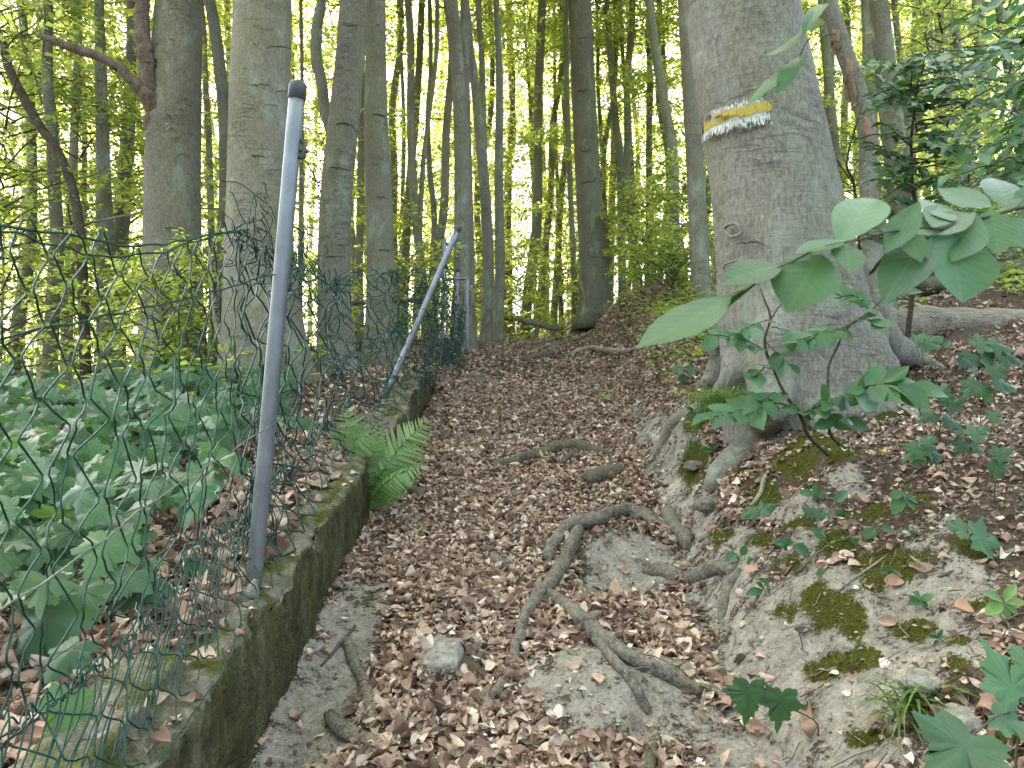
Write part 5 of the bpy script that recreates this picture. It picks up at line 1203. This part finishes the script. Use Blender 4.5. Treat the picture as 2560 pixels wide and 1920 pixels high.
def trailing():
    px = [(1690, 1276), (1740, 1232), (1790, 1190), (1850, 1168), (1890, 1152), (1925, 1140)]; tr = np.array([hit(u, v)+A(0, 0, .02) for u, v in px])
    L = []
    for (u0, v0, u1, v1) in [(1760, 1240, 1805, 1252), (1776, 1168, 1756, 1140), (1750, 1200, 1716, 1178), (1880, 1150, 1905, 1168), (1862, 1162, 1898, 1144), (1838, 1165, 1866, 1185), (1700, 1205, 1690, 1220)]:
        L.append((u0, v0, u1, v1, 1., hit(u0, v0)[1]-.03))
    oval_plant(tr[2], L, 'trailing plant with round leaves across the clay bank', 'trailing_plant', 'plant', 5, trail=tr)
    tr = np.array([hit(u, v)+A(0, 0, .03) for u, v in [(1790, 1130), (1800, 1105), (1808, 1080), (1815, 1065)]])
    oval_plant(tr[0], [(1806, 1085, 1830, 1060, .9, hit(1806, 1085)[1]-.05), (1802, 1100, 1830, 1135, 1., hit(1802, 1100)[1]-.05), (1796, 1108, 1765, 1138, .7, hit(1796, 1108)[1]-.04)], 'upright seedling with three toothed leaves on the bank', seed=6, trail=tr)
    b = hit(1950, 1135); d = b[1]-.05
    oval_plant(b, [(1948, 1070, 1930, 1110, .8, d), (1952, 1066, 1978, 1100, .9, d), (1950, 1062, 1925, 1075, .9, d), (1955, 1062, 1960, 1045, .8, d), (1956, 1072, 1985, 1085, .7, d)], 'small bush-like seedling with hanging leaves on the bank', seed=7)
    oval_plant(hit(1985, 1160), [(1930, 1148, 1905, 1140, 1., hit(1930, 1148)[1]-.03), (1965, 1148, 1990, 1165, 1., hit(1965, 1148)[1]-.03)], 'pair of round green leaves above the mossy cushions', seed=8)
    oval_plant(hit(1585, 1215), [(1592, 1196, 1570, 1212, 1.15, hit(1592, 1196)[1]-.04), (1604, 1200, 1610, 1178, .9, hit(1604, 1200)[1]-.04), (1618, 1204, 1630, 1232, 1.1, hit(1618, 1204)[1]-.04), (1586, 1190, 1575, 1180, 1.1, hit(1586, 1190)[1]-.04)], 'seedling with two round leaves beside the short root fork', seed=9)
    oval_plant(hit(1655, 1295), [(1650, 1270, 1635, 1258, .8, hit(1650, 1270)[1]-.03), (1658, 1272, 1675, 1290, .8, hit(1658, 1272)[1]-.03), (1648, 1276, 1612, 1282, .7, hit(1648, 1276)[1]-.03), (1662, 1262, 1640, 1250, .7, hit(1662, 1262)[1]-.03)], 'tiny green seedling at the edge of the clay beside the root fork', seed=10)
    d = hit(2165, 1310)[1]-.05
    oval_plant(hit(2165, 1312), [(2165, 1300, 2125, 1275, .62, d), (2170, 1296, 2195, 1262, .62, d), (2172, 1302, 2222, 1300, .62, d), (2168, 1305, 2172, 1345, .8, d), (2164, 1304, 2130, 1325, .8, d), (2170, 1304, 2205, 1330, .7, d)], 'yellow green plant with fingered leaves at the right edge', 'plant', 'plant', 11, 'fern')
    d = hit(2025, 1380)[1]-.03
    oval_plant(hit(2025, 1385), [(2026, 1378, 2002, 1372, .5, d), (2026, 1376, 2014, 1362, .5, d), (2027, 1376, 2036, 1360, .5, d), (2028, 1378, 2050, 1376, .5, d), (2028, 1380, 2044, 1392, .5, d), (2026, 1382, 2018, 1398, .5, d)], 'small star shaped plant beside the mossy stone slab', 'plant', 'plant', 12, 'leaf_near')
    d = hit(1310, 870)[1]-.03
    oval_plant(hit(1308, 868), [(1308, 862, 1300, 852, 1., d), (1310, 862, 1318, 850, 1., d)], 'single bright green seedling in the middle of the leafy path', seed=13, mat='fern')
    for k, (u, v) in enumerate([(1560, 1010), (1500, 905), (1660, 930), (1700, 1190), (1760, 1080), (1920, 1250), (1990, 1310), (1540, 985), (1580, 990)]):
        b = hit(u, v); d = b[1]; g = np.random.default_rng(60+k); s = 18+14*g.random()
        oval_plant(b, [(u, v-12, u+s*math.cos(a), v-12-s*.6*math.sin(a)-4, .9, d) for a in g.random()*3+np.arange(4)*1.57], ['small seedling in the hollow between the front roots of the beech', 'small seedling above the left beech root', 'small seedling behind the front beech root', 'tiny seedling left of the trailing plant', 'tiny seedling under the leafy sapling stem',
            'tiny seedling right of the trailing plant', 'tiny seedling above the white stone slab', 'seedling under the long grass clump', 'seedling right of the long grass clump'][k], seed=70+k)
trailing()

# fern beside the wall
def pinna():
    n = 25; t = np.linspace(0, 1, n); wd = .078*(1-t**2.2)*(.62+.38*np.abs(np.cos(t*np.pi*12)))+.004
    X = np.stack([-wd, 0*t, wd], 1); Y = np.stack([t+.03, t, t+.03], 1); Z = .25*np.abs(X)-.12*Y**2
    return np.stack([X, Y, Z], -1).reshape(-1, 3), grid_faces(n, 3)
PINNA = pinna()
def fern():
    base = hit(782, 1116); d = base[1]; r = thing('fern', base, 'bright green fern growing at the foot of the concrete wall', 'fern'); g = np.random.default_rng(5)
    FR = [([(782, 1116), (775, 1040), (765, 960), (748, 872)], [0, 0, .05, .1], .32), ([(784, 1116), (812, 1045), (855, 978), (932, 898)], [0, -.04, -.06, -.04], .32), ([(785, 1118), (812, 1068), (855, 1028), (922, 1005)], [0, -.06, -.1, -.14], .32),
          ([(780, 1116), (752, 1052), (722, 1040), (686, 1070)], [0, -.06, -.12, -.18], .30), ([(781, 1116), (768, 1050), (738, 1000), (684, 975)], [0, .02, .05, .08], .30), ([(783, 1116), (788, 1040), (806, 970), (822, 915)], [0, -.03, -.03, 0], .28),
          ([(779, 1117), (742, 1085), (700, 1020), (640, 965)], [0, .02, .04, .06], .24), ([(782, 1116), (772, 1060), (752, 1020), (728, 1020)], [0, -.1, -.18, -.25], .30)]
    for L, dd, wd in FR:
        P = spline(np.array([pt(u, v, d+q) for (u, v), q in zip(L, dd)]), 60); T = nrm(np.gradient(P, axis=0)); Lg = np.linalg.norm(np.diff(P, axis=0), axis=1).sum()
        nrmv = nrm(A(.1, -.75, .75)-T*np.sum(T*A(.1, -.75, .75), 1)[:, None]); S = np.cross(T, nrmv); mb = MB(); tube(mb, P, np.linspace(.0022, .0006, 60), 5, (.3, 0, 0))
        for k, t in enumerate(np.linspace(.16, .99, 32)):
            i = int(t*59); pl = Lg*wd*.85*math.sin(math.pi*min(1, (t-.10)/.90)**.75)**.9+.006
            for sd in (-1, 1):
                ax = nrm(S[i]*sd+T[i]*.42-nrmv[i]*.10+g.normal(size=3)*.05)
                leaves(mb, PINNA, P[i][None], ax[None], nrmv[i][None], np.array([pl]), rtint(1, .08, g), g.normal(size=(1, 3))*.15, np.array([1.0+.006/max(pl, .01)]))
        mb.build('frond', M['fern'], r, base)
fern()

def grass(u, v, n, L, spread, label, seed, wid=.0028, mat='grassblade', lean=(0, 0, 0), stiff=.55, base=None):
    base = hit(u, v) if base is None else base; fixed = base[2] > float(H(base[0], base[1]))+.02; r = MB(); g = np.random.default_rng(seed)
    for k in range(n):
        a = g.random()*6.28; q = base[:2]+spread*g.normal(size=2)*A(1, .8); b = A(q[0], q[1], base[2]+.02*g.normal()) if fixed else ground(q[0], q[1], -.005); l = L*(.5+.6*g.random()); d = nrm(A(math.cos(a)*.5, math.sin(a)*.5, 1.0)+A(*lean)*g.random())
        s = np.linspace(0, 1, 8); out = A(math.cos(a), math.sin(a), 0)+A(*lean); P = b+d*(l*s)[:, None]+out*(l*stiff*.55*s**2)[:, None]-A(0, 0, 1)*(l*stiff*s**2.4)[:, None]
        sd = nrm(np.cross(d, out+g.normal(size=3)*.2)); w_ = wid*(.6+.7*g.random())*np.sin(np.pi*(.12+.88*s)**.8)[::1]
        V = np.stack([P-sd*w_[:, None], P+sd*w_[:, None]], 1).reshape(-1, 3); r.add(V, [grid_faces(8, 2)], rtint(1, .2, g))
    o = r.build('grass_tuft', M[mat], None, base); o.location = tuple(base); return tag(o, label, 'grass')
grass(1965, 1530, 110, .17, .022, 'arching tuft of broad grass on the lower right bank', 1, .0034, lean=(-.1, -.4, 0), stiff=.8)
grass(1545, 905, 330, .26, .06, 'long thin grass hanging beside the left roots of the old beech', 2, .0016, lean=(-.2, -.5, 0), stiff=.75, base=pt(1552, 880, d0-.22))
grass(1505, 930, 140, .20, .05, 'sparse grass on the bank edge left of the long clump', 3, .0014, lean=(-.4, -.4, 0), stiff=.8)
grass(1585, 880, 110, .16, .05, 'short dark grass in the hollow of the beech roots', 4, .0014, lean=(0, -.5, 0), stiff=.7, base=pt(1598, 870, d0-.25))
grass(786, 1130, 60, .09, .015, 'dry grey root threads under the fern', 5, .0010, 'litter', lean=(0, -.8, -.9), stiff=.9)

# ---------------------------------------------------------------- beech saplings on the bank and the near twig
def stem_tube(mb, L, seed=0):
    Q = spline(np.array([[*pt(u, v, d), wd*d/F/2] for u, v, wd, d in L]), 40); Q[:, :3] += .003*np.stack([vnoise(np.arange(40)*.5, k, 0, seed) for k in range(3)], 1); tube(mb, Q[:, :3], Q[:, 3], 8); return Q[:, :3]
def spray(lf, P, n, size, g, droop=.25, up=(0, -.45, .9), tm=None, w=1., t0=.15):
    T = nrm(np.gradient(P, axis=0)); t = np.linspace(t0, 1, n); i = np.clip((t*(len(P)-1)).astype(int), 0, len(P)-1); sd = np.where(np.arange(n) % 2, 1., -1.)[:, None]; U = nrm(np.array(up))
    S = nrm(np.cross(T[i], U)); ax = nrm(S*sd*.85+T[i]*.75-A(0, 0, droop)+.18*g.normal(size=(n, 3))); ax[-1] = T[i[-1]]
    leaves(lf, tm or LEAF_HI, P[i], ax, nrm(U+.28*g.normal(size=(n, 3))), size*(.7+.5*g.random(n))*np.interp(t, [0, .5, 1], [.8, 1.1, .85]), rtint(n, .1, g), g.normal(size=(n, 3))*A(.3, .25, .2), np.full(n, w))
def bank_sapling():
    dS = float(hit(1791, 984)[1])-.35; base = hit(1791, 984); g = np.random.default_rng(3); r = thing('beech_sapling', base, 'small leafy beech sapling growing below the painted beech', 'sapling'); st, lf = MB(), MB(); D = dS
    stem_tube(st, [(1791, 984, 9, D+.33), (1748, 944, 8, D+.1), (1730, 901, 8, D-.10), (1704, 861, 7, D-.12), (1672, 800, 6, D-.12), (1653, 737, 6, D-.12), (1664, 690, 5, D-.1), (1650, 650, 4, D-.1), (1642, 625, 3, D-.1)])
    stem_tube(st, [(1664, 690, 4, D-.1), (1674, 675, 3, D-.1), (1687, 658, 3, D-.1)])
    for k, (L, n, sz) in enumerate([([(1720, 880, 4, D-.1), (1660, 870, 3, D-.15), (1600, 885, 3, D-.2), (1540, 902, 2, D-.25)], 11, .075), ([(1700, 850, 3, D-.1), (1670, 850, 2, D-.15), (1640, 868, 2, D-.2)], 5, .06), ([(1728, 895, 3, D-.1), (1760, 880, 3, D-.15), (1790, 870, 3, D-.2)], 7, .07),
                      ([(1655, 760, 3, D-.1), (1620, 740, 2, D-.15), (1570, 725, 2, D-.2), (1530, 722, 2, D-.2)], 8, .065), ([(1662, 690, 3, D-.1), (1630, 700, 2, D-.15), (1600, 712, 2, D-.2)], 6, .055), ([(1655, 740, 3, D-.1), (1690, 770, 2, D-.15), (1700, 785, 2, D-.15)], 4, .065),
                      ([(1652, 790, 3, D-.1), (1640, 805, 2, D-.15), (1632, 815, 2, D-.15)], 3, .06), ([(1668, 705, 3, D-.1), (1700, 715, 2, D-.1), (1730, 735, 2, D-.1), (1752, 752, 2, D-.1)], 5, .055)]):
        spray(lf, stem_tube(st, L, k), int(n*1.35), sz*1.3, g, up=(-.1, -.6, .75), w=.9)
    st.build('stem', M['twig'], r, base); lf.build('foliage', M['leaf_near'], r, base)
    base = hit(1821, 968); D = float(base[1])-.4; r = thing('beech_sapling', base, 'taller thin beech sapling leaning right in front of the beech roots', 'sapling'); st, lf = MB(), MB()
    stem_tube(st, [(1821, 965, 8, D+.38), (1793, 937, 7, D+.2), (1788, 880, 7, D-.05), (1790, 820, 6, D-.05), (1793, 784, 6, D-.05), (1812, 745, 5, D-.05), (1835, 704, 5, D-.05), (1872, 678, 4, D-.05), (1915, 638, 3, D-.05)])
    for k, (L, n, sz) in enumerate([([(1790, 880, 4, D-.1), (1830, 850, 3, D-.2), (1890, 830, 3, D-.28), (1965, 830, 2, D-.33)], 15, .085), ([(1790, 890, 3, D-.1), (1800, 910, 3, D-.18), (1820, 900, 2, D-.25)], 5, .075), ([(1835, 704, 3, D-.05), (1800, 715, 2, D-.1), (1760, 722, 2, D-.15), (1720, 735, 2, D-.2)], 9, .07),
                      ([(1850, 692, 3, D-.05), (1870, 690, 2, D-.1), (1885, 695, 2, D-.1)], 4, .06), ([(1880, 670, 3, D-.05), (1850, 640, 2, D-.1), (1822, 640, 2, D-.1)], 7, .06), ([(1915, 638, 3, D-.05), (1935, 640, 2, D-.1), (1950, 632, 2, D-.1)], 5, .05)]):
        spray(lf, stem_tube(st, L, 20+k), int(n*1.35), sz*1.3, g, up=(-.1, -.6, .75), w=.9)
    st.build('stem', M['twig'], r, base); lf.build('foliage', M['leaf_near'], r, base)
    # taller sapling with the smooth grey stem and the dark branches over the right
    base = hit(1950, 792); D = float(base[1]); r = thing('beech_sapling', base, 'grey stemmed beech sapling spreading dark leafy branches on the right', 'sapling'); st, lf = MB(), MB()
    stem_tube(st, [(1950, 795, 14, D), (1960, 730, 13, D), (1966, 682, 12, D), (1972, 598, 11, D), (1980, 520, 10, D), (1975, 430, 9, D), (1968, 340, 7, D), (1975, 240, 5, D), (1985, 150, 3, D)])
    stem_tube(st, [(1853, 616, 6, D), (1880, 590, 7, D), (1901, 565, 8, D), (1944, 525, 8, D), (1978, 495, 8, D)])
    stem_tube(st, [(1856, 600, 5, D), (1856, 530, 6, D-.05), (1850, 470, 6, D-.1), (1845, 400, 6, D-.1), (1830, 350, 5, D-.15), (1850, 270, 4, D-.2), (1862, 225, 3, D-.2)])
    BR = []
    for k in range(85):
        u0 = 1960+30*g.random(); v0 = 120+430*g.random(); u1 = 1830+420*g.random(); dv = -60+90*g.random(); dd = -.9+1.0*g.random()
        BR.append([(u0, v0, 4, D), ((u0*2+u1)/3, v0+dv*.2-10, 3, D+dd*.4), ((u0+u1*2)/3, v0+dv*.6-8, 2, D+dd*.75), (u1, v0+dv, 1.5, D+dd)])
    for k, L in enumerate(BR): spray(lf, stem_tube(st, L, 40+k), int(12+8*g.random()), .070, g, .2, (.05*g.normal(), -.3, .95), LEAF_MID)
    for k, L in enumerate([[(1845, 400, 3, D-.1), (1800, 340, 3, D-.3), (1740, 325, 2, D-.5), (1690, 345, 2, D-.6)], [(1845, 410, 3, D-.1), (1790, 420, 3, D-.3), (1740, 400, 2, D-.4), (1705, 372, 2, D-.4)], [(1850, 470, 3, D), (1810, 480, 2, D-.2), (1770, 470, 2, D-.3)], [(1848, 300, 3, D-.1), (1900, 290, 2, D-.2), (1960, 300, 2, D-.3)], [(1850, 480, 3, D), (1890, 440, 2, D-.2), (1950, 400, 2, D-.3)]]):
        spray(lf, stem_tube(st, L, 140+k), 10, .052, g, .2, (0, -.3, .95), LEAF_MID)
    st.build('stem', M['twig'], r, base); lf.build('foliage', M['leaf_near'], r, base)
    # leafy branch reaching in from the upper right, closer to the camera
    r = thing('beech_branch', pt(2330, 120, 2.4), 'leafy beech branches hanging in from the upper right corner', 'branch'); org = pt(2330, 120, 2.4); st, lf = MB(), MB()
    for k in range(38):
        v0 = -60+420*g.random(); u1 = 2040+170*g.random(); dd = g.random()*.9-.45; L = [(2330, v0*.7+60, 6, 2.4), (2260, v0+10, 4, 2.4+dd*.4), ((2260+u1)/2, v0+25+20*g.random(), 3, 2.4+dd*.8), (u1, v0+50+70*g.random(), 2, 2.4+dd)]
        spray(lf, stem_tube(st, L, 200+k), int(9+6*g.random()), .066, g, .2, (0, -.25, .95), LEAF_MID)
    st.build('stem', M['twig'], r, org); lf.build('foliage', M['leaf_near'], r, org)
bank_sapling()

def near_twig():
    d = .72; org = pt(2300, 450, d); r = thing('beech_twig', org, 'near beech twig with big pale green leaves reaching in from the right', 'branch'); st = MB(); g = np.random.default_rng(8)
    stem_tube(st, [(2330, 440, 9, .80), (2212, 452, 8, .78), (2108, 468, 7, .76), (2030, 490, 6, .74), (1944, 500, 5, .72), (1870, 512, 5, .71), (1800, 528, 4, .70), (1720, 560, 4, .70), (1640, 605, 3, .70), (1560, 660, 3, .70), (1500, 690, 2, .70)])
    N = [(1815, 514, 1902, 405, 62, .71, .78, .6), (1826, 521, 1722, 540, 46, .71, .68, 1.2), (1826, 526, 1838, 582, 60, .71, .68, 1.0), (1775, 545, 1702, 662, 120, .70, .68, .9), (1692, 570, 1562, 600, 78, .70, .69, .9), (1645, 602, 1508, 696, 46, .70, .72, 1.6),
         (1580, 645, 1380, 742, 58, .70, .66, 1.3), (1620, 622, 1450, 700, 40, .70, .74, 1.8), (2005, 507, 1913, 640, 84, .74, .70, .8), (2050, 500, 2084, 646, 150, .75, .72, .8), (2104, 468, 1946, 500, 84, .76, .74, 1.0), (2140, 450, 2030, 405, 80, .77, .80, .8),
         (1985, 440, 1915, 542, 52, .73, .71, 1.0), (2140, 455, 2160, 545, 70, .77, .74, 1.2), (2200, 470, 2300, 400, 90, .78, .80, .8), (2180, 450, 2150, 372, 74, .78, .84, .6), (2060, 480, 1990, 425, 60, .75, .79, .9), (2215, 470, 2255, 560, 80, .78, .74, .9), (1930, 505, 1880, 470, 44, .72, .75, .9), (2110, 470, 2060, 560, 70, .76, .73, 1.1), (2170, 462, 2235, 540, 74, .78, .74, 1.), (2230, 440, 2180, 400, 60, .79, .82, 1.), (1960, 498, 1990, 560, 52, .73, .71, 1.1), (2015, 492, 2040, 440, 56, .74, .78, .8)]
    for (u0, v0, u1, v1, wd, d0_, d1_, up) in N:
        p, ax, nn, L = px_leaf(u0, v0, u1, v1, d0_, d1_, up, .12*g.normal()); mb = MB(); ws = (wd*d0_/F)/(L*.62)
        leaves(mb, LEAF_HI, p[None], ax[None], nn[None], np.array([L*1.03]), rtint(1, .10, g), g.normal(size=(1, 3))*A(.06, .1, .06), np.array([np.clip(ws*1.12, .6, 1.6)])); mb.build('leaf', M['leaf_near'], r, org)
    st.build('stem', M['twig'], r, org)
    d = .95; org = pt(1800, -60, d); r = thing('beech_twig', org, 'blurred beech leaves hanging from above in front of the old beech', 'branch'); st = MB()
    stem_tube(st, [(1830, -160, 6, d), (1795, -60, 4, d), (1782, 0, 4, d), (1760, 60, 3, d), (1735, 110, 3, d), (1700, 150, 2, d)])
    for (u0, v0, u1, v1, wd, up) in [(1790, -10, 1733, 56, 24, 1.2), (1737, 112, 1678, 192, 24, 1.4), (1745, 80, 1640, 134, 22, 1.8), (1705, 148, 1608, 230, 18, 1.8), (1800, -30, 1920, 6, 30, .8), (1770, 40, 1752, 70, 14, 1.2)]:
        p, ax, nn, L = px_leaf(u0, v0, u1, v1, d, d-.03, up, .2*g.normal()); mb = MB(); leaves(mb, LEAF_HI, p[None], ax[None], nn[None], np.array([L*1.03]), rtint(1, .1, g), g.normal(size=(1, 3))*.3, np.array([np.clip((wd*d/F)/(L*.62), .4, 1.4)])); mb.build('leaf', M['leaf_near'], r, org)
    st.build('stem', M['twig'], r, org)
near_twig()

# single dead leaves that catch the eye
def dead(u, v, px, col, label, seed, wall=False, tm=None):
    g = np.random.default_rng(seed); p = hit(u, v)
    if wall:
        r_ = ray(u, v); ys = np.linspace(1, 4, 3000); k = np.argmax(r_[2]*ys < wallz(ys)); p = r_*ys[k]
    mb = MB(); a = g.random()*6.28; ax = A(math.cos(a), math.sin(a)*.6, .12); L = px*p[1]/F
    leaves(mb, oval_leaf(8, 5, .62, .2, .1), (p+A(0, -.004, .016)-ax*L*.5)[None], ax[None], nrm(A(0, -.35, 1)+.2*g.normal(size=3))[None], np.array([L]), np.array(col), g.normal(size=(1, 3))*A(1.2, .8, .6), None, True); o = mb.build('fallen_leaf', M['litter'], None, p); o.location = tuple(p)
    tag(o, label, 'leaf', 'single fallen leaves')
dead(438, 1432, 60, (.58, .44, .36), 'large pale fallen leaf on the wall top beside the dark slot', 1, True)
dead(1910, 989, 24, (.50, .38, .16), 'yellowish fallen leaf on the litter under the sapling', 2); dead(2028, 1036, 44, (.42, .29, .21), 'tan fallen leaf on the right bank', 3); dead(2090, 1040, 34, (.45, .28, .22), 'reddish tan fallen leaf beside the tan one', 4)
dead(2068, 1330, 50, (.36, .21, .14), 'curled brown fallen leaf on the pale clay below the bank', 5); dead(1925, 1272, 46, (.40, .24, .17), 'brown folded leaf beside the upper moss cushion', 6); dead(1850, 1222, 40, (.5, .36, .29), 'pale curled leaf left of the moss cushion', 7)
dead(1660, 1470, 40, (.48, .33, .28), 'pinkish fallen leaf on the end of the pale root', 8); dead(2035, 1215, 26, (.46, .32, .26), 'small pale leaf standing on the moss', 9); dead(1625, 1236, 40, (.42, .24, .18), 'reddish leaf beside the short root fork', 10)
dead(1048, 1332, 44, (.44, .30, .25), 'large pinkish leaf on top of the white rock', 11); dead(1560, 1650, 40, (.5, .36, .3), 'pale leaf at the lower edge of the bank', 12)
